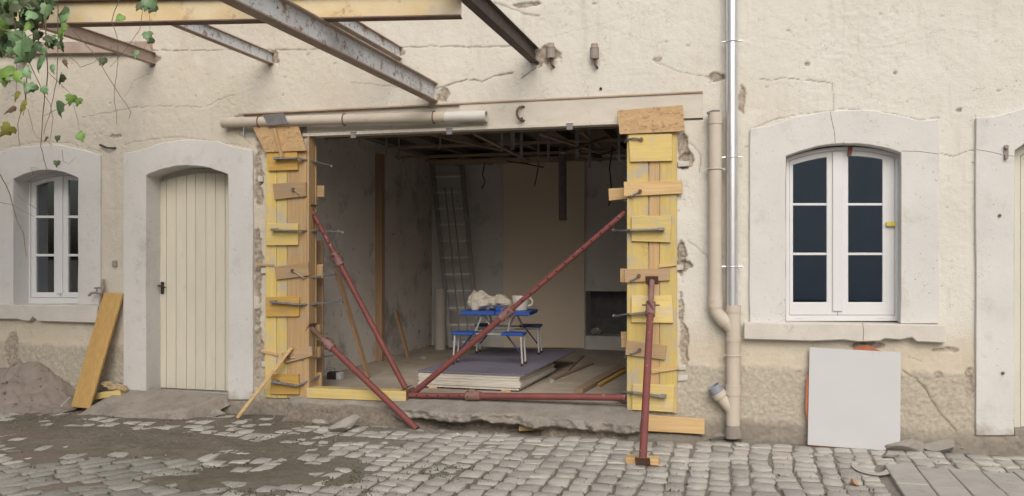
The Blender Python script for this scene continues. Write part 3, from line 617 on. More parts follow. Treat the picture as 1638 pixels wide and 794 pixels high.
# windows
def window(fv, L, R, bot, panes, bars, pbot, off, Y, mull, label):
    root = bpy.data.objects.new('window', None); COL.objects.link(root); root.parent = house; ORG[root] = Vector((0, 0, 0))
    n = 14
    def path(u0, u1, top, b0):
        P = [wp(u0, b0, Y)] + [wp(u0 + (u1 - u0) * k / n, top(u0 + (u1 - u0) * k / n), Y) for k in range(n + 1)] + [wp(u1, b0, Y)]
        return P
    def sh(P, dy): return [p + Vector((0, dy, 0)) for p in P]
    B().ring(path(L, R, fv, bot), path(L + 6, R - 6, lambda u: fv(u) + 6, bot - 9), (0, .07, 0)).build('frame', 'pvcw', root, bev=.003)
    mid = (mull[0] + mull[1]) / 2
    for (p0, p1), (s0, s1) in zip(panes, ((L + 6.3, mid - .3), (mid + .3, R - 6.3))):
        sa = sh(path(s0, s1, lambda u: fv(u) + 6.3, bot - 9.5), .012)
        B().ring(sa, sh(path(p0, p1, lambda u: fv(u) + off, pbot), .012), (0, .05, 0)).build('sash', 'pvcw', root, bev=.004)
        edges = [None] + bars + [pbot]
        for i in range(3):
            if i == 0:
                P = sh(path(p0 - .5, p1 + .5, lambda u: fv(u) + off - .5, edges[1]), .035)
            else: P = sh([wp(p0 - .5, edges[i + 1], Y), wp(p0 - .5, edges[i], Y), wp(p1 + .5, edges[i], Y), wp(p1 + .5, edges[i + 1], Y)], .035)
            B().prism(P, (0, .006, 0)).build('pane', 'glass', root)
        for v in bars:
            B().prism(sh([wp(p0 - .5, v - 2, Y), wp(p1 + .5, v - 2, Y), wp(p1 + .5, v + 2, Y), wp(p0 - .5, v + 2, Y)], .02), (0, .03, 0)).build('glazing_bar', 'pvcw', root, bev=.003)
    B().prism(sh([wp(mull[0], fv(mid) + 7, Y), wp(mull[1], fv(mid) + 7, Y), wp(mull[1], bot - 16, Y), wp(mull[0], bot - 16, Y)], -.006), (0, .0185, 0)).build('mullion_cover', 'pvcw', root, bev=.004)
    return root
wr = window(quad3(0, (1257, 253), (1345, 235), (1434, 246)), 1257, 1438, 514, ((1268.6, 1322.5), (1357, 1412)), [327, 406.5], 484, 14.5, .11, (1332, 1348), '')
for u in (1279, 1409): plate('drain_cap', [(u - 5, 507), (u + 5, 507), (u + 5, 509.5), (u - 5, 509.5)], .104, .0055, 'pvcw', wr, .001)
plate('tape_strip', [(1357, 234), (1364, 234), (1362, 249), (1355, 249)], .10, .004, 'tape', wr, 0)
plate('clip', [(1418, 355), (1433, 355), (1433, 362), (1418, 362)], .085, .024, 'clip', wr, .002)
window(quad3(0, (42, 289), (98, 275), (154, 284)), 42, 154, 486, ((55.6, 84.8), (107, 140)), [347, 408.5], 468, 13, .20, (91, 100), '')
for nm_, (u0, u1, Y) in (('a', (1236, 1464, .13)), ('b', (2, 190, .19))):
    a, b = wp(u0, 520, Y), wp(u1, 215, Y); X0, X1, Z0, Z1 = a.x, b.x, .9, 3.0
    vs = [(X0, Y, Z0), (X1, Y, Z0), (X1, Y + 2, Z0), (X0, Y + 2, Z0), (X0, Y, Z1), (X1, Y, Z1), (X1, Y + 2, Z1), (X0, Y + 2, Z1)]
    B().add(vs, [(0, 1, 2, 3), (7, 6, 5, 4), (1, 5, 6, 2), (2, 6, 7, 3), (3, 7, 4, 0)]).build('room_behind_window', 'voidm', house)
# plank door
door = bpy.data.objects.new('door', None); COL.objects.link(door); door.parent = house; ORG[door] = Vector((0, 0, 0))
dv = quad3(0, (255, 291.5), (314, 278), (383, 283)); ed = [255, 265.8, 281.5, 297.9, 312.6, 329, 344.7, 360, 383]
for i, (a, b) in enumerate(zip(ed[:-1], ed[1:])):
    a += .35; b -= .35; bt = lambda u: 620.5 + (u - 255) * .05
    B().prism(px([(a, dv(a)), ((a + b) / 2, dv((a + b) / 2)), (b, dv(b)), (b, bt(b)), (a, bt(a))], .22 + random.uniform(-.0015, .0015)), (0, .03, 0)).build('plank', 'door', door, bev=.004)
B().prism(px([(250, 270), (390, 270), (390, 632), (250, 626)], .256), (0, .02, 0)).build('door_backing', 'doorframe', door)
hp = wp(260, 458, .215); hd = B().box((hp.x - .022, .205, hp.z - .09), (hp.x + .022, .2185, hp.z + .05)); hd.build('handle_plate', 'dark', door, bev=.006)
B().tube([hp + Vector((0, -.005, .0)), hp + Vector((0, -.05, 0)), hp + Vector((-.02, -.055, .012)), hp + Vector((-.0, -.055, .004)), hp + Vector((.075, -.05, -.012))], .009, 8).build('handle', 'dark', door, True)
# second door at the right edge
d2 = bpy.data.objects.new('door', None); COL.objects.link(d2); d2.parent = house; ORG[d2] = Vector((0, 0, 0))
d2v = quad3(0, (1626, 243), (1700, 216), (1775, 238))
A_ = [(1622, 690)] + [(1622 + 155 * k / 12, d2v(1622 + 155 * k / 12) - 4) for k in range(13)] + [(1777, 694)]
I_ = [(1632, 690)] + [(1632 + 135 * k / 12, d2v(1632 + 135 * k / 12) + 10) for k in range(13)] + [(1767, 694)]
B().ring(px(A_, .10), px(I_, .10), (0, .06, 0), False).build('frame', 'doorframe', d2, bev=.004)
ed2 = [1632, 1641, 1660, 1680, 1700, 1720, 1740, 1767]
for a, b in zip(ed2[:-1], ed2[1:]):
    B().prism(px([(a + .4, d2v(a) + 8), (b - .4, d2v(b) + 8), (b - .4, 683), (a + .4, 683)], .13), (0, .03, 0)).build('plank', 'doorframe', d2, bev=.004)
B().prism(px([(1622, 686), (1777, 690), (1777, 706), (1622, 703)], .02), (0, .3, 0)).build('threshold', 'conc', d2, bev=.01)

# ------------------------------------------------------------------ concrete step and ramp
FZ = .27                         # floor level of the room
sx = np.arange(wp(470, 640).x, wp(1030, 640).x, .012); tt = np.linspace(0, 1, 46)
SX, TT = np.meshgrid(sx, tt, indexing='ij')
uu = (SX - sx[0]) / (sx[-1] - sx[0])
left = 1 - sm(uu, .28, .38)      # under the yellow beam the face is smooth earth
edge_y = -.26 - .05 * fbm(uu * 9, uu * 0, 71) - .05 * sm(uu, .4, .6) + .14 * left
edge_z = .185 + .03 * fbm(uu * 7, uu * 0 + 3, 72) - .03 * sm(uu, .8, 1)
t1 = sm(TT, 0, .45); t2 = np.clip((TT - .45) / .15, 0, 1); t3 = np.clip((TT - .6) / .4, 0, 1)
SY = .12 + (edge_y - .12) * np.clip(TT / .45, 0, 1); SZ = (FZ - .006) + (edge_z - FZ) * np.clip(TT / .45, 0, 1) ** 1.5
under = (.10 + .16 * vn(uu * 13, uu * 0, 73)) * (1 - left) * (1 - .5 * sm(uu, .75, .95))
SZ = SZ - t2 * (.05 + .05 * vn(uu * 22, uu * 0, 74)); SY = SY + np.sin(t3 * math.pi) * under
SZ = SZ - t3 * .16; SY = SY - t3 ** 2 * (.10 + .12 * vn(uu * 6, uu * 0, 75)) - left * t3 * .10
rgh = sm(TT, .38, .5) * (1 - .65 * left)
SY = SY + rgh * .13 * fbm(SX * 7, TT * 4, 76) + rgh * .045 * fbm(SX * 26, TT * 16, 77); SZ = SZ + (.010 + .03 * rgh) * fbm(SX * 10, TT * 7, 78) + .02 * rgh * fbm(SX * 34, TT * 22, 79)
grid_mesh('broken_concrete_step', np.stack([SX, SY, SZ], -1), 'step', None, {'earth': np.clip(sm(TT + .25 * fbm(SX * 5, TT * 3, 70), .52, .66) + .5 * left * sm(TT, .42, .5), 0, 1)}, True)['kind'] = 'structure'
# ramp before the plank door
n1, n2 = 80, 44
RA, RBb = np.meshgrid(np.linspace(0, 1, n1), np.linspace(0, 1, n2), indexing='ij')
bl, br, fl, fr = wp(205, 624, .02), wp(372, 632, .02), gp(118, 667, .0), gp(300, 664, .06)
bl2 = wp(150, 640, -.02)
P_ = np.zeros((n1, n2, 3))
for k in range(3):
    back = bl[k] + (br[k] - bl[k]) * RA; fro = fl[k] + (fr[k] - fl[k]) * RA; P_[..., k] = back + (fro - back) * RBb
zt = .225 - .02 * RA; zf = .0 + .10 * sm(RA, .3, 1.0)
P_[..., 2] = zt + (zf - zt) * RBb ** 1.15 + .05 * fbm(P_[..., 0] * 5, P_[..., 1] * 5, 81) * RBb + .025 * fbm(P_[..., 0] * 18, P_[..., 1] * 18, 84) * RBb
P_[..., 1] += .05 * fbm(P_[..., 0] * 6, P_[..., 1] * 6, 82) * RBb
drop = sm(RBb, .93, 1.0); P_[..., 2] -= drop * (.06 + .08 * RA)
dropr = sm(RA, .95, 1.0); P_[..., 2] -= dropr * .18 * (.5 + RBb); P_[..., 0] += dropr * .07 * fbm(P_[..., 1] * 12, P_[..., 2] * 12, 83)
grid_mesh('concrete_ramp', P_, 'ramp', None, None, True)['kind'] = 'structure'
# paved gutter strips at the right
slab = struct_root('paved_gutter')
for i in range(9):
    for j in range(3):
        x0 = 1.06 + i * .235; y1 = -.76 - j * .62 - .05 * (i % 2) + random.uniform(-.02, .02); zt = .026 + random.uniform(-.004, .004)
        B().box((x0 + .002, y1 - .615, -.08), (x0 + .232 + random.uniform(-.004, .002), y1, zt)).build('paver', 'paver', slab, bev=.006)

# ------------------------------------------------------------------ the room behind the opening
RX0, RX1, RY0, RY1, RZ1 = -4.95, -.35, .20, 4.95, 3.27
fl_ = B().box((RX0 - .3, .10, .0), (RX1 + .3, RY1 - .001, FZ)).build('room_floor', 'roomf', own=False); fl_['kind'] = 'structure'
wl = B().box((RX0 - .3, RY0, .0), (RX0, RY1 - .0005, RZ1 + .3)).build('room_wall_left', 'roomw', own=False); wl['kind'] = 'structure'
wr_ = B().box((RX1, RY0, .0), (RX1 + .3, RY1 - .0005, RZ1 + .3)).build('room_wall_right', 'roomw', own=False); wr_['kind'] = 'structure'
nx0, nz0, nz1 = wp(937, 500, RY1).x, wp(960, 538, RY1).z, wp(960, 466, RY1).z      # niche in the back wall
bw = B().box((RX0 - .31, RY1, .0), (nx0, RY1 + .85, RZ1 + .31)); bw.box((nx0 + .0005, RY1, nz1), (RX1 + .31, RY1 + .85, RZ1 + .31)); bw.box((nx0 + .0005, RY1, .0), (RX1 + .31, RY1 + .499, nz0)); bw.box((nx0 + .0005, RY1 + .5, .0), (RX1 + .31, RY1 + .85, nz1 - .0005))
o_n = B().box((nx0 + .002, RY1 + .44, nz0 + .001), (RX1 - .001, RY1 + .498, nz1 - .002)).build('niche_dark_sheet', 'slate', own=False); o_n['kind'] = 'structure'  # dark sheet put in for the shade of the deep niche
o = bw.build('room_wall_back', 'roomb', own=False); o['kind'] = 'structure'
wf = B().box((RX0 - .3, .205, .0), (wp(488, 400).x - .06, .30, RZ1 + .3)); wf.box((wp(1006, 400).x + .06, .205, .0), (RX1 + .3, .30, RZ1 + .3)); wf.box((wp(488, 400).x - .06, .225, LZ0 + .02), (wp(1006, 400).x + .06, .30, RZ1 + .3))
o = wf.build('room_wall_front', 'roomw', own=False); o['kind'] = 'structure'
ceil = B().box((RX0, .302, RZ1), (RX1, RY1, RZ1 + .25)).build('room_ceiling', 'roomc', own=False); ceil['kind'] = 'structure'
for i, xx in enumerate((-4.5, -3.95, -3.35, -2.8, -2.2, -1.65, -1.1)):
    B().box((xx - .035, .31, RZ1 - .11), (xx + .035, RY1 - .01, RZ1 - .001)).build('joist', 'old_y', ceil, bev=.004)
for i, yy in enumerate((1.2, 2.3, 3.4, 4.4)):
    B().box((RX0 + .01 + .3 * (i % 2), yy, RZ1 - .145), (RX1 - .7 * ((i + 1) % 2), yy + .07, RZ1 - .112)).build('batten', 'old_x', ceil, bev=.003)
B().box((-4.6, 3.7, RZ1 - .165), (-2.55, 4.3, RZ1 - .147)).build('ceiling_board', 'old_x', ceil)
for (u, v0, v1, Y, w_) in [(618, 205, 250, 1.6, .02), (638, 222, 256, 1.8, .022), (643, 200, 240, 2.5, .02), (820, 205, 239, 1.0, .05), (834, 235, 257, 1.8, .035), (877, 236, 259, 2.2, .03), (923, 228, 254, 1.6, .04), (943, 250, 268, 2.2, .035), (803, 222, 242, 1.4, .03), (861, 255, 268, 2.8, .025), (990, 248, 262, 1.0, .03), (704, 195, 238, 1.2, .02)]:
    a, b = wp(u, v0, Y), wp(u, v1, Y)
    hb = B().box((a.x - w_ / 2, Y, b.z), (a.x + w_ / 2, Y + .004, RZ1)); hb.box((a.x - w_ / 2, Y - .03, b.z - .004), (a.x + w_ / 2, Y + .004, b.z + .002))
    hb.build('ceiling_hanger', 'clamp', ceil)
for pts in ([(775, 262), (772, 280), (776, 292), (771, 302)], [(862, 262), (858, 285), (855, 298)], [(980, 235), (975, 270), (978, 300), (974, 330)], [(810, 258), (840, 262), (870, 268)], [(905, 225), (930, 245), (960, 248), (985, 240)]):
    B().tube([wp(u, v, 3.0) for u, v in pts], .009, 5).build('loose_cable', 'dark', ceil, True)
B().tube([wp(900, 235, 3.6), wp(900, 353, 3.6)], .055, 14).build('vent_pipe', 'slate', ceil, True)
for (p, q) in [((640, 205), (800, 240)), ((760, 215), (845, 257)), ((865, 215), (960, 245)), ((900, 245), (985, 215)), ((930, 212), (960, 235))]:
    B().tube([wp(*p, 1.0), wp(*q, 2.6)], .02, 4, flat=(.05, .02)).build('sagging_lath', 'old_x', ceil)
tag(plate('lining_board', [(805, 258), (935, 253), (935, 557), (805, 556)], RY1 - .06, .02, 'boardb'), 'tall plain brown lining board standing flat against the back wall', 'board')
tag(plate('timber_post', [(598, 246), (611, 246), (611, 579), (598, 583)], 2.72, .10, 'old_z'), 'upright brown timber post at the left wall inside the room', 'post')
tag(B().prism([wp(503, 385, .34), wp(516, 385, .34), wp(517, 600, .34), wp(504, 602, .34)], (0, .03, 0)).build('plank', 'old_z', bev=.003), 'upright brown plank just inside the opening behind the left shuttering', 'plank')
def stick(name, a, b, w_, d_, mat, label, cat):
    return tag(B().tube([a, b], 1, 4, flat=(w_, d_)).build(name, mat, bev=.002), label, cat)
stick('plank', wp(538, 432, .9), gp(590, 604, FZ + .01), .085, .03, 'old_z', 'narrow brown plank leaning inside the room, between the two left props', 'plank')
stick('batten', wp(633, 497, 3.0), gp(653, 571, FZ + .01), .07, .03, 'old_z', 'short grey-brown batten leaning on the left inner wall beside the timber post', 'batten')
# ladder
lad = thing('ladder', 'tall aluminium ladder leaning in the far left corner of the room', 'ladder', wp(738, 556, 4.3))
tl, tr, bl_, br_ = wp(689, 240, 4.85), wp(736, 238, 4.85), wp(722, 556, 4.3), wp(766, 556, 4.3)
for a, b in ((tl, bl_), (tr, br_)): B().tube([a, b], 1, 4, flat=(.035, .07)).build('rail', 'alud', lad)
for k in range(12):
    t = (k + .7) / 12; B().tube([tl.lerp(bl_, t), tr.lerp(br_, t)], .019, 6).build('rung', 'rungm', lad, True)
for a, b in ((wp(712, 300, 4.7), wp(738, 556, 4.25)), (wp(722, 300, 4.7), wp(752, 556, 4.25))): B().tube([a, b], .012, 5).build('brace', 'alud', lad, True)
rp_ = wp(704, 556, 4.35); rp_.z = FZ
rb = B().tube([rp_ + Vector((0, 0, .002)), rp_ + Vector((0, 0, .94))], .088, 20); rb.torus(rp_ + Vector((0, 0, .94)), (0, 0, 1), .045, .012, 16, 6)
tag(rb.build('paper_roll', 'roll', smooth=True), 'upright whitish roll standing left of the ladder foot', 'roll')
# plasterboard stack: corners found on the photograph in camera-floor coordinates
STZ = FZ + .19
FLc, FRc = Vector((-1.03, 9.56)), Vector((.14, 9.21)); ex = (FRc - FLc).normalized(); ey = Vector((-ex.y, ex.x))
def sheet(off, wdt, dep, z0, z1, rot=0):
    c, s_ = math.cos(rot), math.sin(rot); e1 = Vector((ex.x * c - ex.y * s_, ex.x * s_ + ex.y * c)); e2 = Vector((-e1.y, e1.x))
    o_ = FLc + ex * off[0] + ey * off[1]; q = [o_, o_ + e1 * wdt, o_ + e1 * wdt + e2 * dep, o_ + e2 * dep]
    return B().prism([cw(p.x, p.y, z0) for p in q], (0, 0, z1 - z0))
tag(sheet((0, 0), 1.21, 2.5, STZ - .013, STZ).build('plasterboard_sheet', 'plasterp', bev=.001), 'violet-grey plasterboard sheet on top of the stack, under the picnic table', 'plasterboard')
NS = 11
for k in range(NS):
    z1 = STZ - .0135 - k * .0145
    o = sheet((.0 + random.uniform(-.008, .012), .01 + random.uniform(0, .015)), 1.15 + random.uniform(-.02, .03), 1.5 + random.uniform(-.1, .1), z1 - .013, z1, random.uniform(-.006, .006)).build('plasterboard_sheet', 'plasterw', bev=.001)
    tag(o, 'white-edged plasterboard sheet, %s from the top of the stack' % 'second third fourth fifth sixth seventh eighth ninth tenth eleventh lowest'.split()[k], 'plasterboard', 'plasterboard sheets under the violet top sheet')
for k, (a_, label) in enumerate(((.12, 'left'), (.95, 'right'))):
    zz = FZ + .001; o_ = FLc + ex * a_ + ey * .02; q = [o_, o_ + ex * .10, o_ + ex * .10 + ey * 1.4, o_ + ey * 1.4]
    tag(B().prism([cw(p.x, p.y, zz) for p in q], (0, 0, STZ - .0135 - NS * .0145 - .001 - zz)).build('bearer', 'pale_x'), 'low bearer under the %s end of the plasterboard stack' % label, 'bearer')
# folding picnic table on the stack
tc_ = Vector((-.15, 10.68)); an = -.19; t1_, t2_ = Vector((math.cos(an), math.sin(an))), Vector((-math.sin(an), math.cos(an)))
def tp(a, b, z): p = tc_ + t1_ * a + t2_ * b; return cw(p.x, p.y, STZ + z)
tab = thing('picnic_table', 'blue folding picnic table with attached stools standing on the plasterboard', 'table', tp(0, 0, 0))
def tslab(a0, a1, b0, b1, z0, z1): return B().prism([tp(a0, b0, z0), tp(a1, b0, z0), tp(a1, b1, z0), tp(a0, b1, z0)], (0, 0, z1 - z0))
for a0, a1 in ((-.42, -.003), (.003, .42)): tslab(a0, a1, -.30, .32, .545, .595).build('tabletop_half', 'blue', tab, bev=.008)
for sy in (-1, 1):
    for sx_ in (-1, 1):
        a0, a1 = (sx_ * .16, sx_ * .42); a0, a1 = min(a0, a1), max(a0, a1); b0, b1 = (-.72, -.46) if sy < 0 else (.46, .72)
        tslab(a0, a1, b0, b1, .345, .375).build('stool_seat', 'blue' if sy < 0 else 'navy', tab, bev=.006)
        for bb in (b0 + .03, b1 - .03):
            B().tube([tp(sx_ * .385, bb, .345), tp(sx_ * .405, bb, .03)], .0125, 8).build('leg', 'alu', tab, True)
            B().tube([tp(sx_ * .405, bb, .032), tp(sx_ * .406, bb, .001)], .016, 8).build('foot_cap', 'dark', tab, True)
        B().tube([tp(sx_ * .20, (b0 + b1) / 2, .345), tp(sx_ * .38, (b0 + b1) / 2, .12)], .010, 6).build('brace', 'navy', tab, True)
        B().tube([tp(sx_ * .17, sy * .20, .545), tp(sx_ * .20, sy * .50, .345)], .0125, 8).build('strut', 'alu', tab, True)
        B().tube([tp(sx_ * .39, sy * .46, .33), tp(sx_ * .10, sy * .02, .36)], .010, 6).build('brace', 'alud', tab, True)
    B().tube([tp(-.16, sy * .58, .352), tp(.16, sy * .58, .352)], 1, 4, flat=(.03, .018)).build('stool_bar', 'alud', tab)
B().tube([tp(-.2, 0, .36), tp(.2, 0, .36)], .011, 6).build('centre_bar', 'alud', tab, True)
for sx_ in (-1, 1): B().tube([tp(sx_ * .1, 0, .36), tp(sx_ * .2, .0, .54)], .012, 8).build('strut', 'alu', tab, True)
# crumpled sack, packet and jug on the table
def blob(name, c, axis_, prof, zr, mat, amp, seed, n=26, m_=18):
    r = np.random.RandomState(seed); ax = Vector(axis_).normalized(); up = Vector((0, 0, 1)); sd_ = ax.cross(up).normalized(); vs = []
    for i in range(n):
        s = i / (n - 1); rad = np.interp(s, [p[0] for p in prof], [p[1] for p in prof])
        for k in range(m_):
            a_ = 2 * math.pi * k / m_; rr = rad * (1 + amp * (float(vn(np.array(s * 9.), np.array(k * 1.0), seed)) - .5) + amp * (float(vn(np.array(s * 4. + 9), np.array(k * .5), seed + 3)) - .5))
            p = Vector(c) + ax * (s - .5) * prof[-1][2] + sd_ * math.cos(a_) * rr + up * math.sin(a_) * rr * zr
            p.z = max(p.z, c[2] - .9 * rad * zr if False else p.z); vs.append(p)
    fs = [(i * m_ + k, i * m_ + (k + 1) % m_, (i + 1) * m_ + (k + 1) % m_, (i + 1) * m_ + k) for i in range(n - 1) for k in range(m_)] + [tuple(range(m_ - 1, -1, -1)), tuple(range((n - 1) * m_, n * m_))]
    zmin = STZ + .597
    for p in vs:
        if mat in ('paper',) and p.z < zmin: p.z = zmin + .001
    return B().add(vs, fs).build(name, mat)
c_ = tp(-.10, -.05, .60 + .085)
tag(blob('paper_sack', c_, tp(.5, -.15, 0) - tp(-.5, .05, 0), [(0, .10, 0), (.12, .14, 0), (.3, .12, 0), (.5, .075, 0), (.62, .085, 0), (.85, .10, 0), (1, .03, .52)], .95, 'paper', .55, 4), 'crumpled off-white paper sack lying on the picnic table', 'sack')
tag(B().prism([tp(.0, -.26, .597), tp(.13, -.27, .597), tp(.13, -.19, .597), tp(.0, -.18, .597)], (0, 0, .055)).build('small_packet', 'blue', bev=.006), 'small bright blue packet in front of the sack on the table', 'packet')
jg = thing('plastic_jug', 'white plastic jug with ring handle at the right end of the table', 'jug', tp(.26, -.02, .597)); jc = tp(.26, -.02, .598)
B().tube([jc, jc + Vector((0, 0, .02)), jc + Vector((0, 0, .16)), jc + Vector((0, 0, .175))], [.085, .092, .105, .10], 20).build('jug_body', 'white', jg, True)
hd_ = (tp(1, 0, 0) - tp(0, 0, 0)).normalized(); B().torus(jc + hd_ * .10 + Vector((0, 0, .10)), hd_.cross(Vector((0, 0, 1))), .048, .011, 18, 6).build('handle', 'white', jg, True)
# loose things on the room floor
for (pts, th_, mat, label) in [(([(918, 628), (932, 630), (1000, 592), (990, 588)]), .045, 'old_x', 'thick brown timber offcut on the room floor by the right pier'),
                               ([(880, 632 - 24), (884, 610), (950, 583), (946, 581)], .02, 'old_x', 'thin brown lath on the floor right of the plasterboard stack'),
                               ([(900, 600), (903, 601), (935, 570), (932, 569)], .015, 'old_x', 'short dark lath on the floor near the lining board'),
                               ([(955, 618), (960, 620), (1002, 596), (997, 594)], .03, 'orange_x', 'orange-brown batten lying on the floor beside the right pier')]:
    tag(B().prism([gp(u, v, FZ + .002) for u, v in pts], (0, 0, th_)).build('timber_offcut', mat, bev=.003), label, 'offcut')
def rock(name, c, r, mat, label, seed, sq=(1, 1, .7), cat='stone', n=2):
    bm = bmesh.new(); bmesh.ops.create_icosphere(bm, subdivisions=n, radius=1); rr = random.Random(seed)
    dirs = [Vector((rr.uniform(-1, 1), rr.uniform(-1, 1), rr.uniform(-1, 1))).normalized() for _ in range(9)]; cut = [rr.uniform(.30, .66) for _ in dirs]
    me = bpy.data.meshes.new(name)
    for v in bm.verts:
        p = v.co.copy()
        for d, k in zip(dirs, cut):
            e = p.dot(d) - k
            if e > 0: p -= d * e
        p *= 1 + rr.uniform(-.035, .035); v.co = Vector((p.x * r * sq[0], p.y * r * sq[1], p.z * r * sq[2]))
    zmin = min(v.co.z for v in bm.verts)
    bm.to_mesh(me); bm.free(); me.materials.append(M[mat]); o = bpy.data.objects.new(name, me); COL.objects.link(o)
    o.location = Vector(c) + Vector((0, 0, -zmin * .75)); o.rotation_euler = (0, 0, rr.uniform(0, 6)); return tag(o, label, cat)
rock('rubble_stone', gp(797 + 25, 628 - 14, FZ), .04, 'rock', 'small pale rubble stone on the room floor right of the stack', 3)
rock('rubble_stone', gp(881, 613, FZ), .045, 'rock', 'fist-sized pale stone on the room floor by the thin lath', 4)
rock('rubble_stone', wp(952, 534, 5.1), .11, 'rockw', 'whitish rubble lump lying in the dark niche at the back', 5)
rock('rubble_stone', gp(676, 575, FZ), .07, 'rock', 'low dark rubble at the foot of the left inner wall', 6, (1.6, .7, .4))
bxk = thing('power_tool_case', 'small dark case with pale label on the floor behind the left prop', 'case', gp(536, 607, FZ)); c_ = gp(536, 607, FZ)
B().box((c_.x - .09, c_.y - .04, FZ + .002), (c_.x + .03, c_.y + .05, FZ + .09)).build('case_body', 'dark', bxk, bev=.008)
B().box((c_.x + .032, c_.y - .04, FZ + .002), (c_.x + .09, c_.y + .04, FZ + .085)).build('case_label', 'panel', bxk, bev=.004)

# ------------------------------------------------------------------ steel beams of the old canopy
def ibeam(p0, p1, h, w_, tf, mat, fmat, label):
    p0, p1 = Vector(p0), Vector(p1); d = (p1 - p0).normalized(); s = d.cross(Vector((0, 0, 1))).normalized(); mid = Vector(((p0.x + p1.x) / 2, (p0.y + p1.y) / 2, min(p0.z, p1.z)))
    r = thing('steel_beam', label, 'steel beam', mid)
    def bar(z0, z1, hw): return B().prism([p0 + s * -hw + Vector((0, 0, z0)), p0 + s * hw + Vector((0, 0, z0)), p0 + s * hw + Vector((0, 0, z1)), p0 + s * -hw + Vector((0, 0, z1))], p1 - p0)
    bar(tf, h - tf, .006).build('web', mat, r); bar(0, tf - .0005, w_ / 2).build('bottom_flange', fmat, r, bev=.002); bar(h - tf + .0005, h, w_ / 2).build('top_flange', fmat, r, bev=.002)
    return r
def perp(u, v, ylen, Y0=.12): p = wp(u, v, 0.0); return Vector((p.x, Y0, p.z)), Vector((p.x, -ylen, p.z))
ibeam(*perp(693, 163, 6.5), .19, .10, .014, 'beamw', 'beamb', 'large peeling bluish-white steel beam running out above the opening')
ibeam(*perp(638, 95, 6.5), .125, .07, .010, 'beamw', 'beamb', 'thin peeling steel beam just behind the large bluish-white one')
ibeam(*perp(433, 103, 6.5), .125, .07, .010, 'beamw', 'beamb', 'thin whitish steel beam entering the wall above the left end of the drain pipe')
ibeam(*perp(245, 103, 6.5), .13, .075, .010, 'beamb', 'beamb', 'brown rusty steel beam entering the wall above the plank door')
ibeam(*perp(40, 98, 6.5), .13, .075, .010, 'beamb', 'beamb', 'brown steel beam at the far left behind the vine leaves')
ibeam(*perp(855, 101, 6.5), .15, .085, .012, 'beamd', 'beamd', 'dark brown steel beam right of the horizontal one')
hb0, hb1 = pc(738, 27, 6.48), pc(-260, 43, 6.85); hb0.z = hb1.z = wp(693, 163).z + .192
ibeam(hb0, hb1, .19, .10, .013, 'beamy', 'beamrust', 'long horizontal yellowed steel beam with rusty flange across the upper left')
tag(B().prism([wp(-60, 68, -.06), wp(238, 66, -.06), wp(240, 84, -.06), wp(-60, 87, -.06)], (0, .08, 0)).build('wall_plate', 'beamb', bev=.004), 'flat brown steel plate along the wall behind the left beams', 'steel plate')

# ------------------------------------------------------------------ shuttering round both piers
lf = thing('pier_shuttering', 'yellow and tan board shuttering nailed round the left pier', 'formwork', wp(457, 637, -.03))
rf = thing('pier_shuttering', 'yellow board shuttering nailed round the right pier', 'formwork', wp(1043, 663, -.03))
def bd(poly, Y, th_, mat, root): return plate('board', poly, Y, th_, mat, root, .0025)
bd([(425.4, 242), (442, 242), (442, 637), (424, 636)], -.032, .030, 'yellow_z', lf); bd([(442.6, 243), (458.6, 243), (459, 637), (442.6, 637)], -.031, .029, 'yellow_z', lf); bd([(459.4, 243), (490, 241), (491, 638), (459.4, 637)], -.032, .030, 'pine_z', lf)
jx0 = wp(490.5, 400, -.03).x
B().box((jx0 + .001, -.03, .285), (jx0 + .026, .10, LZ0 - .015)).build('board', 'pine_z', lf, bev=.0025)
B().box((jx0 - .30, .118, .30), (jx0 + .03, .142, 2.9)).build('board', 'pine_z', lf, bev=.0025)
for poly, mat in [([(425.4, 241), (474.6, 241), (476, 272), (429, 273.7)], 'orange_x'), ([(436, 294), (489, 291), (489, 314), (439, 319.7)], 'pine_x'), ([(425.4, 357.7), (476.7, 357.7), (476, 392.4), (425.4, 393)], 'yellow_x'),
                  ([(439, 427), (493, 419.5), (494, 441), (441.6, 448)], 'pine_x'), ([(425, 475.6), (478.5, 474.7), (477.6, 506.5), (425, 507)], 'orange_x'), ([(449, 565), (498, 554), (499, 570), (455, 582)], 'pine_x'), ([(434, 599), (477.6, 598.5), (477.6, 631.6), (432, 631)], 'orange_x')]:
    plate('cleat', poly, -.062, .0295, mat, lf, .003)
for poly in ([(496, 297.4), (518, 297), (518, 315), (496, 315.7)], [(496, 423.6), (516, 423), (516, 445), (496, 445)], [(496, 520), (511, 520), (511, 545), (496, 545)], [(496, 555), (512, 555), (512, 572), (496, 572)], [(496, 596), (514, 596), (514, 620), (496, 620)]):
    plate('rear_cleat', poly, .15, .03, 'pine_x', lf, .003)
plate('wedge', [(409, 421), (438, 423), (438, 426), (409, 425)], -.045, .02, 'pale_x', lf, .001); plate('wedge', [(417, 559), (444, 566), (444, 570), (418, 564)], -.05, .02, 'pale_x', lf, .001)
for u, v in ((412, 282), (417, 429), (418, 578)): plate('mortar_plug', [(u, v), (u + 8, v), (u + 8, v + 9), (u, v + 9)], -.03, .04, 'rockw', lf, .004)
tag(plate('strand_board_offcut', [(403.7, 203), (475.5, 198), (490, 241), (424, 244)], -.082, .018, 'osb', None, .002), 'crooked strand board offcut on top of the left shuttering', 'board offcut')
tag(B().tube([wp(440, 206, -.105), wp(452, 252, -.10)], 1, 4, flat=(.045, .022)).build('stick', 'pine_z'), 'short brown stick nailed across the left strand board offcut', 'stick')
tag(plate('slate_piece', [(420, 184), (453, 181), (462, 198), (428, 201)], -.13, .012, 'slate', None, .001), 'grey slate piece stuck over the left end of the drain pipe', 'slate')
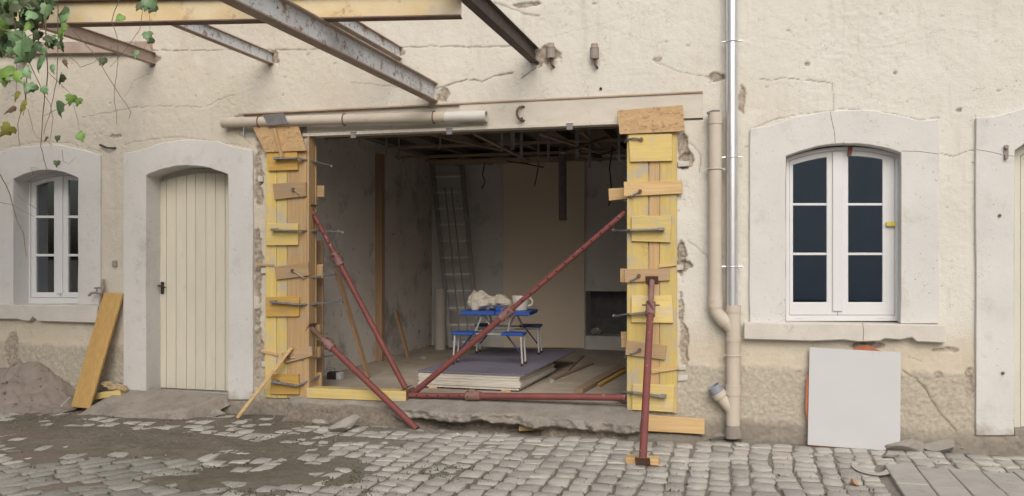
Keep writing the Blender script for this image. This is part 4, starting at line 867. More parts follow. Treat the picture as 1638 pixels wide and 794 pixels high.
bd([(1003, 214), (1036.6, 213), (1037, 664), (1003, 664)], -.032, .030, 'yellow_z', rf); bd([(1038.6, 213), (1055, 213), (1055, 616), (1038.6, 616)], -.031, .029, 'pine_z', rf); bd([(1055.6, 213), (1082.5, 212), (1083, 662), (1055.6, 660)], -.032, .030, 'yellow_z', rf)
for poly, mat in [([(1005, 215), (1074.7, 214), (1075.4, 257.6), (1008, 259)], 'yellow_x'), ([(997.8, 291), (1091, 288.4), (1091, 309.7), (997.8, 314.6)], 'pale_x'), ([(1010, 346), (1074.7, 345), (1072.4, 388.3), (1010, 386)], 'yellow_x'),
                  ([(998.5, 430.6), (1070.8, 430), (1070.8, 449), (1000, 452.4)], 'pine_x'), ([(1009.8, 473.6), (1075, 473), (1077, 517), (1009.8, 516)], 'yellow_x'), ([(1002, 545), (1066.5, 553.3), (1063.7, 576), (1000, 568)], 'pine_x'), ([(1012, 615), (1078.5, 615.7), (1077, 660), (1011, 656)], 'yellow_x')]:
    plate('cleat', poly, -.062, .0295, mat, rf, .003)
for poly in ([(973, 302), (1004, 300), (1004, 318), (974, 321.5)], [(992, 430), (1004, 430), (1004, 452), (992, 452)], [(993, 531), (1008, 531), (1008, 556), (994, 556)]):
    plate('rear_cleat', poly, .15, .03, 'pale_x', rf, .003)
jr = wp(1003.5, 400, -.03).x; B().box((jr, .0, .285), (jr + .025, .14, LZ0 - .015)).build('board', 'yellow_z', rf, bev=.0025)
B().box((jr, .24 + .026, .30), (jr + .35, .295, 2.9)).build('board', 'pine_z', rf, bev=.0025) if False else None
plate('wedge', [(1054, 423), (1081, 420), (1082, 425), (1054, 429)], -.055, .022, 'pale_x', rf, .001); plate('wedge', [(1042, 590), (1085, 584), (1087, 591), (1042, 598)], -.055, .022, 'pale_x', rf, .001)
for u, v, w2 in ((1084, 258, 18), (1083, 424, 10), (1084, 584, 13), (1084, 601, 16)): plate('mortar_plug', [(u, v), (u + w2, v), (u + w2, v + 8), (u, v + 9)], -.025, .04, 'rockw', rf, .004)
tag(plate('strand_board_offcut', [(987, 177), (1092, 168), (1095, 210), (991, 215)], -.082, .018, 'osb', None, .002), 'strand board offcut on top of the right shuttering', 'board offcut')
# steel clamps and tie rods through the shuttering
def clamp(pts, label, flat=True, grp=None):
    P = [wp(u, v, Y) for u, v, Y in pts]
    r = thing('steel_clamp' if flat else 'tie_rod', label, 'clamp' if flat else 'tie rod', P[0], grp)
    if flat:
        B().tube(P, 1, 4, flat=(.055, .015)).build('clamp_bar', 'clamp', r)
        a = P[0]; B().box((a.x - .012, a.y - .03, a.z - .012), (a.x + .05, a.y + .045, a.z + .016)).build('clamp_head', 'clamp', r, bev=.004)
        B().tube([P[-1] + Vector((-.03, 0, .01)), P[-1] + Vector((.035, .01, -.012))], 1, 4, flat=(.05, .02)).build('clamp_jaw', 'clamp', r)
    else:
        B().tube(P, .010, 6).build('rod', 'clamp', r, True); B().tube([P[0] + Vector((0, .02, 0)), P[0] + Vector((0, -.014, 0))], .018, 6).build('nut', 'rust', r)
    return r
clamp([(440, 254, -.10), (476, 253, -.10), (490, 256, -.02), (527, 265, .30)], 'topmost flat steel clamp on the left shuttering, below the strand board')
clamp([(469, 303, -.075), (482, 315, -.05), (492, 318, 0), (522, 320, .32)], 'bent tie rod through the upper tan cleat of the left shuttering', False)
clamp([(436, 368, -.10), (478, 369, -.10), (492, 369, 0), (545, 371, .4)], 'flat steel clamp on the yellow cleat at mid height of the left shuttering')
clamp([(467.5, 433, -.075), (486, 445, -.05), (495, 444, 0), (543, 438, .4)], 'bent tie rod through the middle tan cleat of the left shuttering', False)
clamp([(434, 483, -.10), (478, 487, -.09), (493, 487, 0), (543, 482, .4)], 'flat steel clamp on the orange cleat of the left shuttering')
clamp([(462, 572, -.075), (486, 576, -.03), (494, 574, 0), (533, 569, .4)], 'straight tie rod beside the leaning stick on the left shuttering', False)
clamp([(438, 611, -.10), (474, 617, -.09), (494, 609, 0), (530, 590, .4)], 'lowest bent steel clamp on the left shuttering')
clamp([(1026, 223, -.075), (1015, 221, -.09), (1004, 223, -.06), (999, 228, .05)], 'hooked rusty tie rod at the top yellow cleat of the right shuttering', False)
clamp([(1024, 306, -.075), (1010, 313, -.08), (999, 322, .05)], 'tie rod slanting through the upper tan cleat of the right shuttering', False)
clamp([(1054, 367, -.10), (1010, 368, -.10), (1000, 369, 0), (984, 369, .25)], 'flat steel clamp across the second yellow cleat of the right shuttering')
clamp([(1022, 441, -.075), (1010, 449, -.08), (1000, 456, .05)], 'tie rod slanting through the tan cleat behind the head of the raking prop', False)
clamp([(1034, 500, -.10), (1010, 502, -.10), (1000, 503, 0), (985, 506, .25)], 'flat steel clamp partly hidden by the raking prop collar')
clamp([(1023, 560, -.075), (1010, 566, -.08), (999, 572, .05)], 'tie rod through the lowest tan cleat of the right shuttering', False)
clamp([(1057, 634, -.10), (1015, 628, -.10), (1002, 627, 0), (985, 631, .25)], 'lowest flat steel clamp of the right shuttering, behind the raking prop')

# ------------------------------------------------------------------ red steel props
def prop(a, b, frac, ri, ro, label, plates=(True, True), holes=True, scuff='red'):
    a, b = Vector(a), Vector(b); d = (b - a).normalized(); L = (b - a).length; j = a + d * L * frac
    base = a if a.z < b.z else b
    r = thing('steel_prop', label, 'prop', base); s = d.cross(Vector((0, 0, 1))).normalized(); vw = (Vector((0, CY, CZ)) - j); vw = (vw - d * vw.dot(d)).normalized()
    it = B().tube([a + d * .012, j + d * .1], ri, 18).build('inner_tube', scuff, r, True)
    B().tube([j, b - d * .012], ro, 20).build('outer_tube', 'red', r, True)
    B().tube([j - d * .05, j - d * .045, j + d * .10, j + d * .105], [ro + .004, ro + .013, ro + .013, ro + .004], 18).build('collar', 'redw', r, True)
    B().torus(j + d * .01, s + d * .5, ro + .035, .007, 16, 6).build('collar_handle', 'rust', r, True)
    B().tube([j - d * .02 + s * .08, j - d * .02 - s * .08], .008, 8).build('pin', 'rust', r, True)
    if holes:
        hb_ = B(); k = .10
        while k < L * frac - .08:
            for sg in (1, -1):
                q = a + d * k + vw * sg * (ri - .002); hb_.tube([q, q + vw * sg * .003], .0085, 8)
            k += .115
        hb_.build('pin_holes', 'hole', it)['kind'] = 'stuff'
    for p, n_, on in ((a, d, plates[0]), (b, -d, plates[1])):
        if on:
            x_ = n_.orthogonal().normalized(); x_ = (Vector((0, 0, 1)) - n_ * n_.z); x_ = x_.normalized() if x_.length > .2 else n_.orthogonal().normalized(); y_ = n_.cross(x_)
            B().prism([p + x_ * .06 + y_ * .06, p - x_ * .06 + y_ * .06, p - x_ * .06 - y_ * .06, p + x_ * .06 - y_ * .06], n_ * .008).build('end_plate', 'rust', r, bev=.003)
    return r
prop(wp(496, 332, .06), wp(649, 622, .06), .28, .024, .030, 'red steel prop slanting down from the upper left shuttering to the yellow beam', (True, True))
prop(wp(497, 524, .02), gp(668, 688, .0), .16, .027, .033, 'red steel prop slanting from the lower left shuttering out to the cobbles', (True, False), False, 'rust')
prop(wp(1002, 338, .06), wp(663, 628, .10), .54, .025, .031, 'long red steel prop running diagonally across the opening in front of the table', (False, True))
prop(wp(653, 632.5, .0), wp(1003, 636, .0), .30, .027, .034, 'horizontal red steel prop lying along the threshold', (True, False))
rk = prop(wp(1043, 448, -.07), gp(1028, 739, .058), .17, .026, .032, 'raking red steel prop on wooden blocks in front of the right shuttering', (True, True), False, 'redw')
# timber near the opening
tag(B().prism(px([(490, 621), (649, 627), (649, 643), (490, 637)], -.06), (0, .17, 0)).build('timber_beam', 'yellow_x', bev=.005), 'yellow timber beam lying on the threshold from the left pier', 'beam')
fb = gp(1028, 742, .0)
for k, (dx, label) in enumerate(((-.135, 'left wooden block under the foot of the raking prop'), (.002, 'right wooden block under the foot of the raking prop'))):
    tag(B().box((fb.x + dx, fb.y - .06, .004), (fb.x + dx + .133, fb.y + .07, .056)).build('wooden_block', 'pale_x', bev=.004), label, 'block')
tag(B().prism(px([(1035, 664), (1127, 671), (1127, 695), (1034, 690)], -.11), (0, .03, 0)).build('plank', 'pale_x', bev=.003), 'pale short plank standing on edge at the foot of the right shuttering', 'plank')
tag(B().prism([gp(830, 690, .02), gp(862, 689, .02), gp(866, 683, .02), gp(833, 684, .02)], (0, 0, .05)).build('timber_offcut', 'pale_x', bev=.003), 'short square timber offcut on the cobbles before the broken step', 'offcut')
lt, lb2 = (wp(166, 468, -.06), wp(196, 470, -.06)), (gp(143, 654, .04), gp(113, 651, .04))
tag(B().prism([lt[0], lt[1], lb2[0], lb2[1]], (0, .03, 0)).build('plank', 'board_z', bev=.003), 'wide orange-yellow plank leaning on the wall below the garden tap', 'plank')
tag(B().tube([wp(467, 556, -.085), gp(380, 668, .015)], 1, 4, flat=(.05, .035)).build('stick', 'pale_x', bev=.002), 'pale stick leaning across the foot of the left shuttering', 'stick')
# sand heap, cloth and yellow batten by the plank
n1, n2 = 150, 60
HXg, HYg = np.meshgrid(np.linspace(-10.2, wp(150, 640).x, n1), np.linspace(-.95, .06, n2), indexing='ij')
ca = wp(45, 560); hz = .50 * np.exp(-(np.abs(HXg - ca.x - .1) / np.where(HXg > ca.x + .1, .62, 1.1)) ** 2.2) * np.clip(1 - np.clip(-HYg - .08, 0, 9) / .72, 0, 1) ** 1.1
hz += hz * .5 * fbm(HXg * 4, HYg * 4, 91) + np.clip(hz * 8, 0, 1) * (.06 * fbm(HXg * 12, HYg * 12, 92) + .022 * fbm(HXg * 40, HYg * 40, 93)); hz = hz - .035
tag(grid_mesh('sand_heap', np.stack([HXg, HYg, hz], -1), 'sand'), 'pinkish-brown heap of sand against the wall below the left window', 'sand heap')
yb = gp(175, 640, .10)
tag(B().tube([wp(152, 634, -.16), wp(196, 628, -.12)], 1, 4, flat=(.09, .07)).build('timber_offcut', 'yellow_x', bev=.005), 'yellow timber offcut under the tan cloth beside the leaning plank', 'offcut')
tag(blob('cloth', wp(184, 619, -.12), (1, .2, -.25), [(0, .03, 0), (.2, .06, 0), (.5, .045, 0), (.8, .06, 0), (1, .02, .30)], .7, 'cloth', .8, 9), 'crumpled tan cloth lying on the yellow offcut by the door surround', 'cloth')
tag(B().prism([wp(150, 636, -.09), wp(192, 628, -.06), wp(190, 612, -.06), wp(165, 612, -.09)], (0, .05, 0)).build('stone_slab', 'rock', bev=.01), 'grey stone slab standing behind the yellow offcut', 'stone')

# ------------------------------------------------------------------ pipes
def pipe_y(Y, pts): return [wp(u, v, Y) for u, v in pts]
dp = thing('drain_pipe', 'loose beige plastic drain pipe lying along the lintel over the opening', 'pipe', wp(357, 197, -.075))
p0, p1, p2 = wp(357, 196.5, -.075), wp(723, 187, -.075), wp(778, 186, -.075); p1 = p0.lerp(p2, (723 - 357) / (778 - 357) * .985)
B().hollow(p0, p1, .054, .004, 24).build('pipe_run', 'pvc', dp, True); B().hollow(p1 + (p2 - p1) * .002, p2, .0535, .004, 24).build('pipe_end', 'pvcend', dp, True)
for u in (505,):
    c = p0.lerp(p2, (u - 357) / 421.0); dd = (p2 - p0).normalized(); B().tube([c - dd * .012, c + dd * .012], .060, 20).build('clip_ring', 'pvc', dp, True)
B().tube([p0 - (p2 - p0).normalized() * .004, p0 + (p2 - p0).normalized() * .05], .058, 24).build('end_cap', 'pvc', dp, True)
for u in (420, 560, 700):
    c = p0.lerp(p2, (u - 357) / 421.0); hk = B().torus(c, p2 - p0, .062, .006, 14, 6, 0, 2 * math.pi); hk.tube([c + Vector((0, .06, 0)), c + Vector((0, .12, 0))], .007, 6); hk.build('wall_hook', 'rust', dp, True)
pd = thing('downpipe', 'beige plastic downpipe with bent lower joint and open grey-capped branch', 'downpipe', wp(1173, 702, -.085))
R1 = .062; Yp = -.085
B().tube(pipe_y(Yp, [(1144, 196), (1144, 484)]), R1, 24).build('pipe_run', 'pvc', pd, True)
B().tube(pipe_y(Yp, [(1144, 181), (1144, 199)]), R1 + .006, 24).build('socket', 'pvc', pd, True)
B().prism(px([(1130, 180), (1140, 176), (1151, 176), (1147, 184), (1139, 186)], Yp - .05), (0, .08, .0)).build('torn_flap', 'slate', pd)
B().tube(pipe_y(Yp, [(1144, 480), (1144, 492), (1146, 499), (1150, 505), (1168, 522), (1172, 528)]), R1, 24).build('bend', 'pvc', pd, True)
B().tube(pipe_y(Yp, [(1152, 507), (1163, 517)]), R1 + .006, 24).build('socket', 'pvc', pd, True); B().tube(pipe_y(Yp, [(1144, 476), (1144, 492)]), R1 + .006, 24).build('socket', 'pvc', pd, True)
B().tube(pipe_y(Yp, [(1173, 490), (1173, 690)]), R1 + .002, 24).build('lower_pipe', 'pvc', pd, True)
for v0, v1 in ((489, 500), (540, 546), (616, 632)): B().tube(pipe_y(Yp, [(1173, v0), (1173, v1)]), R1 + .008, 24).build('socket', 'pvc', pd, True)
B().tube(pipe_y(Yp, [(1173, 660), (1171, 655), (1152, 633)]), R1 * .95, 24).build('branch', 'pvc', pd, True)
b0, b1 = wp(1153, 635, Yp - .01), wp(1143, 621, Yp - .02); bd_ = (b1 - b0).normalized()
B().tube([b0, b0 + bd_ * .05], R1 + .006, 24).build('socket', 'pvc', pd, True); B().hollow(b0 + bd_ * .05, b1 + bd_ * .02, R1 * .98, .006, 24).build('branch_mouth', 'pvcgrey', pd, True)
B().tube(pipe_y(Yp, [(1173, 680), (1173, 688), (1174, 700)]), [R1 + .002, R1 + .012, R1 + .02], 24).build('foot_socket', 'conc', pd, True)
for v in (252 - 0, 569):
    c = wp(1144 if v < 400 else 1173, v + (19 if v < 400 else 0), Yp); bk = B().torus(c, (0, 0, 1), R1 + .004, .006, 20, 6); bk.box((c.x - R1 - .03, c.y + .01, c.z - .01), (c.x - R1 + .002, c.y + .022, c.z + .01)); bk.box((c.x + R1 - .002, c.y + .01, c.z - .01), (c.x + R1 + .03, c.y + .022, c.z + .01)); bk.build('pipe_bracket', 'pvc', pd, True)
gpipe = thing('galvanised_downpipe', 'shiny galvanised metal downpipe rising past the eaves beside the beige one', 'downpipe', wp(1172, 490, Yp))
B().tube([wp(1171, 492, Yp), Vector((wp(1171, 492, Yp).x, Yp, 5.9))], .052, 28).build('pipe_run', 'galv', gpipe, True)
for v in (67, 252, 427):
    c = wp(1171, v, Yp); bk = B().torus(c, (0, 0, 1), .055, .006, 20, 6); 
    for sg in (-1, 1): bk.tube([c + Vector((sg * .056, 0, 0)), c + Vector((sg * .09, 0, 0))], .010, 8)
    bk.tube([c + Vector((0, .05, 0)), c + Vector((0, .10, 0))], .008, 6); bk.build('pipe_bracket', 'galv', gpipe, True)

# ------------------------------------------------------------------ small things on the wall
tap = thing('garden_tap', 'old garden tap on the wall beside the left window', 'tap', wp(163, 490, -.03)); Yt = -.07
B().tube([wp(160, 492, -.04), wp(161, 478, -.05), wp(164, 462, -.06), wp(165, 447, -.06)], .017, 10).build('riser', 'beamb', tap, True)
B().tube([wp(166, 458, -.06), wp(162, 470, -.09), wp(152, 468, -.12), wp(146, 469, -.13), wp(142, 473, -.13)], .015, 10).build('spout', 'porc', tap, True)
B().tube([wp(155, 467, -.115), wp(155, 461, -.115)], .009, 8).build('valve', 'clamp', tap, True); B().tube([wp(151, 461, -.115), wp(160, 460.5, -.115)], .010, 8).build('handle', 'clamp', tap, True)
def insul(u, v, label):
    c = wp(u, v, -.06); r = thing('insulator', label, 'insulator', c)
    B().tube([c + Vector((0, 0, .045)), c + Vector((0, 0, .06)), c + Vector((0, 0, .07)), c + Vector((0, 0, .10))], [.04, .045, .035, .032], 14).build('cap', 'porc', r, True)
    B().tube([c + Vector((0, 0, -.045)), c + Vector((0, 0, .046))], .044, 14).build('insulator_body', 'porc', r, True)
    B().tube([c + Vector((0, 0, -.044)), c + Vector((.01, 0, -.11)), c + Vector((.02, .07, -.12))], .012, 8).build('hook', 'rust', r, True)
insul(951, 87, 'small grey insulator alone on the wall above the opening'); insul(881, 86, 'small grey insulator beside the end of the dark beam')
c = wp(836, 182, -.01); hk = B().torus(c, (.75, -.6, 0), .07, .012, 16, 6, .2, 4.9); hk.tube([c + Vector((0, -.02, -.05)), c + Vector((.0, -.10, -.07))], .012, 6)
tag(hk.build('pipe_hook', 'rust', smooth=True), 'empty rusty pipe hook sticking out of the lintel', 'hook')
hk = B().tube([wp(160, 232, -.03), wp(172, 237, -.05), wp(186, 237, .0)], .012, 6); tag(hk.build('iron_hook', 'dark', smooth=True), 'bent dark iron hook in the wall between window and plank door', 'hook')
hs_ = B().box(tuple(wp(1606, 252, -.045)), tuple(wp(1613, 233, -.034))); cc = wp(1609.5, 242, -.05); hs_.tube([cc + Vector((0, -.02, .035)), cc + Vector((0, .01, .035))], .018, 10); hs_.tube([wp(1609.5, 247, -.055), wp(1609.5, 255, -.055)], .014, 8)
tag(hs_.build('shutter_hinge', 'porc', bev=.002), 'old shutter hinge pin on the right-hand door surround', 'hinge')
for (u, v, label) in ((1599, 345, 'upper small iron plug in the right-hand door surround'), (1604, 597, 'lower small iron plug in the right-hand door surround')):
    q = wp(u, v, -.037); tag(B().tube([q + Vector((0, .01, 0)), q + Vector((0, -.012, 0))], .013, 8).build('iron_plug', 'rust', smooth=True), label, 'plug')
tag(B().tube([wp(961, 142, .01), wp(961, 142, -.012)], .014, 10).build('wall_plug', 'dark', smooth=True), 'small dark round plug in the wall above the lintel', 'plug')
tag(plate('wall_box', [(179, 417), (186, 417), (186, 427), (179, 427)], -.02, .03, 'porc', None, .003), 'tiny grey square box on the wall strip left of the plank door', 'box')
# white board and orange board at the right window
Yt, = (-.06,)
a_, b_, c_ = wp(1295, 556, -.06), wp(1441, 564, -.06), gp(1292, 712, .01); bn = (b_ - a_).cross(c_ - a_).normalized()
if bn.y > 0: bn = -bn
def on_board(u, v, off):
    o_ = Vector((0, CY, CZ)); d_ = wp(u, v, 0.0) - o_; k = ((a_ - bn * off) - o_).dot(bn) / d_.dot(bn); return o_ + d_ * k
tag(B().prism([on_board(u, v, 0) for u, v in ((1295, 556), (1441, 564), (1440, 711), (1412, 721), (1360, 717), (1292, 712))], -bn * .014).build('white_board', 'panel', bev=.001), 'large white board leaning on the wall under the right window', 'board')
tag(B().prism([on_board(u, v, .016) for u, v in ((1300, 590), (1362, 561), (1372, 554), (1388, 552), (1400, 558), (1425, 568), (1432, 712), (1405, 722), (1296, 714), (1292, 680), (1288, 652), (1290, 604))], -bn * .012).build('orange_board', 'orange', bev=.001), 'orange board mostly hidden behind the leaning white board', 'board')
# stones and rubbish on the paving
rocks = [(690, 640 + 55, .0, 'x'), ]
for (u, v, r, sq, mat, label, sd2) in [
    (470, 668, .10, (1, .8, .9), 'rock', 'pointed grey stone at the foot of the left shuttering', 11), (553, 690, .17, (1.1, .7, .65), 'rock', 'large pale stone on the cobbles below the yellow beam', 12),
    (515, 682, .12, (1.1, .8, .45), 'rock', 'flat dark grey stone left of the large pale one', 13), (318, 664, .15, (1.2, .6, .6), 'rock', 'long pale stone beside the right edge of the ramp', 14),
    (350, 666, .09, (1, .7, .5), 'rock', 'small stone between the ramp and the leaning stick', 15), (921, 692, .09, (.9, .7, 1.1), 'rockw', 'white plaster lump on the cobbles before the broken step', 16),
    (1448, 721, .17, (1.2, .6, .55), 'rock', 'large grey stone at the right foot of the white board', 17), (1505, 722, .18, (1.3, .55, .45), 'rock', 'long flat stone right of the white board', 18),
    (1150, 705, .14, (1.3, .6, .35), 'rock', 'flat stone on the cobbles left of the downpipe foot', 19), (345, 640, .30, (.95, .35, .36), 'rock', 'big rough footing stone under the right jamb of the plank door', 20),
    (1425, 733, .10, (1.2, .8, .4), 'rock', 'low angular stone in front of the white board corner', 21), (1545, 722, .09, (1.2, .6, .5), 'rock', 'small stone at the foot of the right-hand surround', 22),
    (1365, 776, .05, (1, .8, .8), 'brick', 'small orange-brown brick chip on the cobbles', 23), (730, 700, .06, (1.2, .7, .5), 'rockw', 'small whitish chip on the cobbles below the horizontal prop', 24),
    (290, 655, .10, (1.1, .7, .5), 'rock', 'dark rough stone under the front of the ramp', 25), (395, 662, .06, (1, 1, .5), 'rock', 'small stone just left of the foot of the left shuttering', 26)]:
    rock('stone', gp(u, v, .0), r, mat, label, sd2, sq, 'stone', 3)
tag(B().prism([gp(866, 692, .006), gp(905, 693, .006), gp(900, 688, .006), gp(872, 687, .006)], (0, 0, .012)).build('plaster_flake', 'rockw'), 'flat white plaster flake beside the timber offcut', 'flake')
cpl = gp(1394, 748, .015); pr = B(); pts = [cpl + Vector((math.cos(a_) * .15, math.sin(a_) * .26, 0)) for a_ in np.linspace(2.4, 6.0, 16)]; inn = [cpl + Vector((math.cos(a_) * .10, math.sin(a_) * .19, 0)) for a_ in np.linspace(2.4, 6.0, 16)]
pr.ring(pts, inn, (0, 0, .004), False); tag(pr.build('plastic_strip', 'roll', smooth=False), 'curved whitish plastic strip lying on the cobbles near the white board', 'strip')
tag(B().tube([gp(98 - 0, 650, .12), gp(112, 636, .16)], .008, 6).build('thin_stick', 'rockw', smooth=True), 'thin pale twig lying on the front of the sand heap', 'twig')
# gravel, crumbs and weeds nobody could count
gb = B(); rg = random.Random(3); cnt = 0
tet = [(1, 0, -.5), (-.5, .87, -.5), (-.5, -.87, -.5), (0, 0, .8)]
while cnt < 2000:
    x, y = rg.uniform(-9.2, 2.6), -abs(rg.gauss(0, .95)) - .02
    if y < -3: continue
    m_ = float(mudfield(np.array(x), np.array(y)))
    if rg.random() > .10 + .9 * min(m_, 1): continue
    if -4.7 < x < -1.1 and y > -.24: continue
    z = max(float(ground_z(np.array(x), np.array(y))), -.012); s_ = rg.uniform(.004, .011) * (1.8 if rg.random() < .06 else 1); R_ = Matrix.Rotation(rg.uniform(0, 6), 3, 'Z') @ Matrix.Rotation(rg.uniform(0, 6), 3, 'X')
    gb.add([Vector((x, y, z + s_ * .4)) + (R_ @ Vector(p)) * s_ for p in tet], [(0, 2, 1), (0, 1, 3), (1, 2, 3), (2, 0, 3)]); cnt += 1
for k in range(420):
    i_, j_ = rg.randrange(n1 - 1), rg.randrange(n2 - 1)
    if hz[i_, j_] < -.02: continue
    s_ = rg.uniform(.005, .014) * (2.2 if rg.random() < .08 else 1); R_ = Matrix.Rotation(rg.uniform(0, 6), 3, 'Z') @ Matrix.Rotation(rg.uniform(0, 6), 3, 'X')
    gb.add([Vector((HXg[i_, j_], HYg[i_, j_], hz[i_, j_] + s_ * .3)) + (R_ @ Vector(p)) * s_ for p in tet], [(0, 2, 1), (0, 1, 3), (1, 2, 3), (2, 0, 3)])
tag(gb.build('gravel', 'gravel', own=False, recalc=False), 'loose gravel and crumbs scattered over the muddy paving', 'gravel', kind='stuff')
wb_ = B(); cnt = 0
while cnt < 1500:
    y = -rg.uniform(.6, 2.9); x = rg.uniform(-5.6, .9)
    dn = float(vn(np.array(x * 1.7), np.array(y * 1.7), 88)) * min(1, (-y - .5) / 1.3)
    if rg.random() > max(0, dn - .12) ** 1.5 * 2.2: continue
    z = float(ground_z(np.array(x), np.array(y)))
    if z > .003: continue
    h = rg.uniform(.010, .026); a_ = rg.uniform(0, 6.3); b_ = rg.uniform(.004, .009); dx, dy = math.cos(a_), math.sin(a_); tx, ty = rg.uniform(-.02, .02), rg.uniform(-.02, .02)
    wb_.add([(x - dx * b_, y - dy * b_, z), (x + dx * b_, y + dy * b_, z), (x + tx * .6 + dx * b_ * .8, y + ty * .6 + dy * b_ * .8, z + h * .7), (x + tx, y + ty, z + h)], [(0, 1, 2, 3)]); cnt += 1
tag(wb_.build('joint_weeds', 'sprig', own=False, recalc=False), 'moss and low weeds in the joints of the cobbles', 'weeds', kind='stuff')

# ------------------------------------------------------------------ the vine at the upper left
vine = thing('climbing_vine', 'climbing vine with lobed green leaves hanging from the beams at upper left', 'vine', pc(80, 30, 6.2))
half = [(0, 0), (.16, -.10), (.40, -.06), (.52, .16), (.38, .30), (.44, .52), (.24, .56), (.12, .80), (0, 1.0)]
def leafmesh(seed, wide):
    r = random.Random(seed); vs = [(0, .35, .05), (0, .0, 0), (0, 1.0, -.06 - r.uniform(0, .12)), (0, .70, .03)]
    R = [(x * wide * r.uniform(.85, 1.15), y + r.uniform(-.03, .03), -.05 - .35 * x * r.uniform(.4, 1.3)) for x, y in half[1:-1]]; L = [(-x * wide * r.uniform(.85, 1.15), y + r.uniform(-.03, .03), -.05 - .35 * x * r.uniform(.4, 1.3)) for x, y in half[1:-1]]
    nR = len(R); vs += R + L; fs = []
    for base in (4, 4 + nR):
        ch = [1] + list(range(base, base + nR)) + [2]
        for a, b in zip(ch[:-1], ch[1:]):
            c = 0 if (vs[a][1] + vs[b][1]) / 2 < .5 else 3; fs.append((c, a, b) if base == 4 else (c, b, a))
        k = next(i for i in range(len(ch) - 1) if (vs[ch[i]][1] + vs[ch[i + 1]][1]) / 2 >= .5); fs.append((0, ch[k], 3) if base == 4 else (0, 3, ch[k]))
    return vs, fs
LM = {}
for mt in ('leafa', 'leafb', 'leafc', 'leafd', 'leafe'):
    LM[mt] = []
    for k in range(4):
        vs, fs = leafmesh(k * 7 + len(mt), (1.05, .9, .75, .5)[k] if mt != 'leafe' else .45); me = bpy.data.meshes.new('leaf'); me.from_pydata(vs, [], fs); me.materials.append(M[mt]); me.polygons.foreach_set('use_smooth', [True] * len(me.polygons)); LM[mt].append(me)
rl = random.Random(11)
vcen = pc(80, 30, 6.2)
def leaf(u, v, s, mt, t=None, var=None):
    t = t or rl.uniform(5.9, 6.35); p = pc(u, v - s * .4, t); size = s * t / F * 1.05
    me = rl.choice(LM[mt][:3]) if var is None else LM[mt][var]
    o = bpy.data.objects.new('leaf', me); COL.objects.link(o); o.parent = vine
    # tip hangs down, face turned roughly outwards
    R_ = Matrix.Rotation(TH + rl.uniform(-.9, .9), 4, 'Z') @ Matrix.Rotation(math.pi / 2 + rl.uniform(-.5, .35), 4, 'X') @ Matrix.Rotation(math.pi + rl.uniform(-.8, .8), 4, 'Z')
    o.matrix_local = Matrix.Translation(p - vcen) @ R_ @ Matrix.Scale(size, 4)
for a in [(75, 18, 25, 'leafa'), (97, 30, 27, 'leafa'), (60, 22, 22, 'leafd'), (10, 17, 20, 'leafd'), (50, 5, 24, 'leafd'), (105, 18, 18, 'leafd'), (225, 12, 15, 'leafd'), (240, 6, 24, 'leafa'), (246, 14, 17, 'leafd'), (195, 30, 15, 'leafb'), (8, 48, 26, 'leafb'), (20, 60, 24, 'leafa'),
          (36, 75, 36, 'leafa'), (48, 90, 34, 'leafa'), (62, 102, 26, 'leafa'), (8, 118, 26, 'leafb'), (22, 127, 24, 'leafb'), (55, 60, 18, 'leafd'), (72, 65, 18, 'leafd'), (95, 66, 18, 'leafd'), (30, 57, 16, 'leafd'), (235, 58, 18, 'leafa'), (243, 66, 14, 'leafd'), (215, 88, 15, 'leafa'),
          (165, 98, 13, 'leafd'), (160, 103, 10, 'leafd'), (100, 103, 17, 'leafe'), (98, 127, 20, 'leafd'), (55, 143, 20, 'leafa'), (47, 140, 16, 'leafa'), (25, 154, 16, 'leafc'), (36, 170, 22, 'leafc'), (22, 178, 20, 'leafe'), (17, 212, 24, 'leafc'), (3, 215, 14, 'leafa'), (67, 146, 14, 'leafa'),
          (90, 174, 27, 'leafa'), (115, 160, 18, 'leafb'), (125, 163, 14, 'leafb'), (129, 216, 17, 'leafa'), (127, 220, 15, 'leafb'), (91, 222, 11, 'leafd'), (75, 223, 10, 'leafe'), (91, 262, 11, 'leafd'), (10, 75, 26, 'leafa'), (38, 118, 18, 'leafa'), (80, 112, 16, 'leafa'), (5, 128, 20, 'leafb'), (68, 85, 16, 'leafa')]: leaf(*a)
for k in range(125):
    u = rl.uniform(-30, 110) * rl.uniform(.5, 1); v = rl.uniform(-30, 95) * rl.uniform(.3, 1); leaf(u, v, rl.uniform(12, 24), rl.choice(['leafa', 'leafd', 'leafd', 'leafa', 'leafb']), rl.uniform(6.1, 6.45))
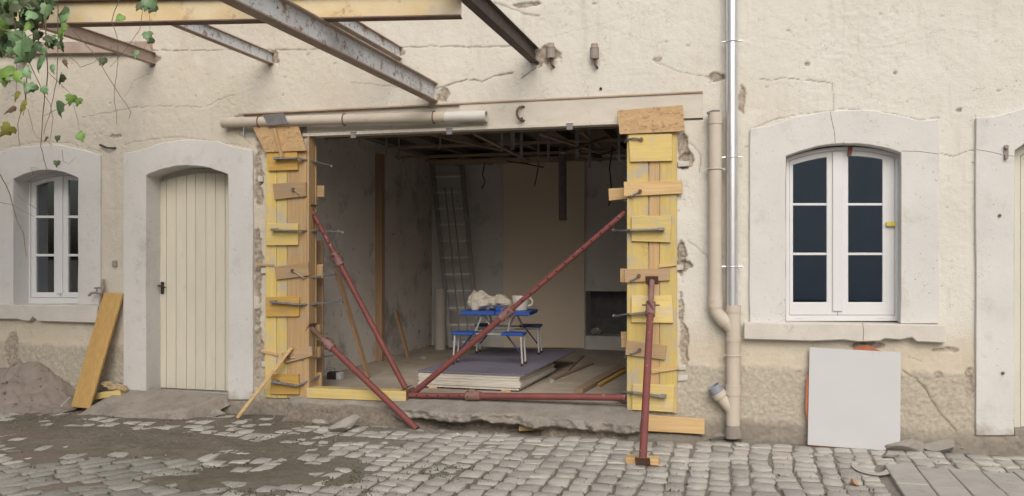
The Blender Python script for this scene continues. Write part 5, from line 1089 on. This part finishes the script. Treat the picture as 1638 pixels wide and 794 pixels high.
for pts, r in [([(72, -60), (72, 0), (74, 60), (76, 120), (68, 180), (66, 235), (75, 272)], .008), ([(92, -60), (92, 0), (93, 60), (90, 130), (80, 180), (70, 215)], .006), ([(38, 130), (40, 160), (28, 200), (32, 235)], .005), ([(105, 35), (150, 85), (175, 125), (200, 165), (210, 180), (206, 190)], .005),
               ([(192, -50), (190, 0), (178, 35), (188, 60), (188, 110), (182, 150), (187, 200)], .005), ([(-20, 255), (0, 280), (12, 300), (25, 345), (38, 375), (42, 410)], .007), ([(-10, 322), (20, 328), (55, 347)], .004), ([(229, -40), (228, 20), (225, 45), (205, 75), (175, 108)], .004), ([(105, 85), (130, 108), (150, 100), (165, 88), (180, 87)], .004),
               ([(18, -50), (20, 20), (24, 40), (26, 100), (26, 150)], .005), ([(240, -40), (240, 20), (240, 55), (230, 80)], .003), ([(45, 105), (42, 150), (37, 185)], .007), ([(45, 95), (70, 150), (80, 165), (85, 190)], .005), ([(76, 115), (115, 152)], .004), ([(110, 165), (90, 176), (70, 186)], .004), ([(118, 168), (126, 200), (128, 212)], .003),
               ([(0, 45), (40, 62), (70, 45), (74, 10)], .006), ([(20, 10), (60, 50), (95, 60)], .005), ([(5, 130), (30, 128), (55, 150)], .004), ([(85, 190), (80, 230), (82, 240)], .003), ([(45, 175), (52, 205), (58, 220), (85, 232)], .003), ([(52, 280), (50, 268), (62, 270)], .003), ([(100, 240), (100, 258), (110, 263), (122, 250)], .003), ([(60, 335), (35, 320), (28, 310)], .003)]:
    t0 = rl.uniform(6.0, 6.3)
    if len(pts) > 2:   # smooth the path
        P = []
        for i in range(len(pts) - 1):
            a, b = pts[i], pts[i + 1]
            for k in range(4): P.append((a[0] + (b[0] - a[0]) * k / 4 + rl.uniform(-.9, .9), a[1] + (b[1] - a[1]) * k / 4))
        P.append(pts[-1])
    else: P = pts
    B().tube([pc(u, v, t0) for u, v in P], [r * .62 * (1 - .5 * i / len(P)) for i in range(len(P))], 5).build('stem', 'stem', vine, True)

# unseen foliage added above and left of the view to shade the left wall
cb = B(); k = 0
while k < 5200:
    x, y = rl.uniform(-11.5, -5.9), rl.uniform(-6.4, -2.5)
    if float(vn(np.array(x * 1.3), np.array(y * 1.3), 5)) < .22: continue
    p = Vector((x, y, rl.uniform(4.3, 4.95))); a_, b_ = rl.uniform(0, 6.28), rl.uniform(-.8, .8); R_ = Matrix.Rotation(a_, 3, 'Z') @ Matrix.Rotation(b_, 3, 'X'); s_ = rl.uniform(.09, .16)
    cb.add([p + (R_ @ Vector(q)) * s_ for q in ((0, -.5, 0), (.5, -.1, -.1), (.3, .4, -.08), (0, .7, -.05), (-.3, .4, -.08), (-.5, -.1, -.1))], [(0, 1, 2, 3), (0, 3, 4, 5)]); k += 1
cb.build('added_shade_foliage', 'leafa', vine, recalc=False)['kind'] = 'stuff'
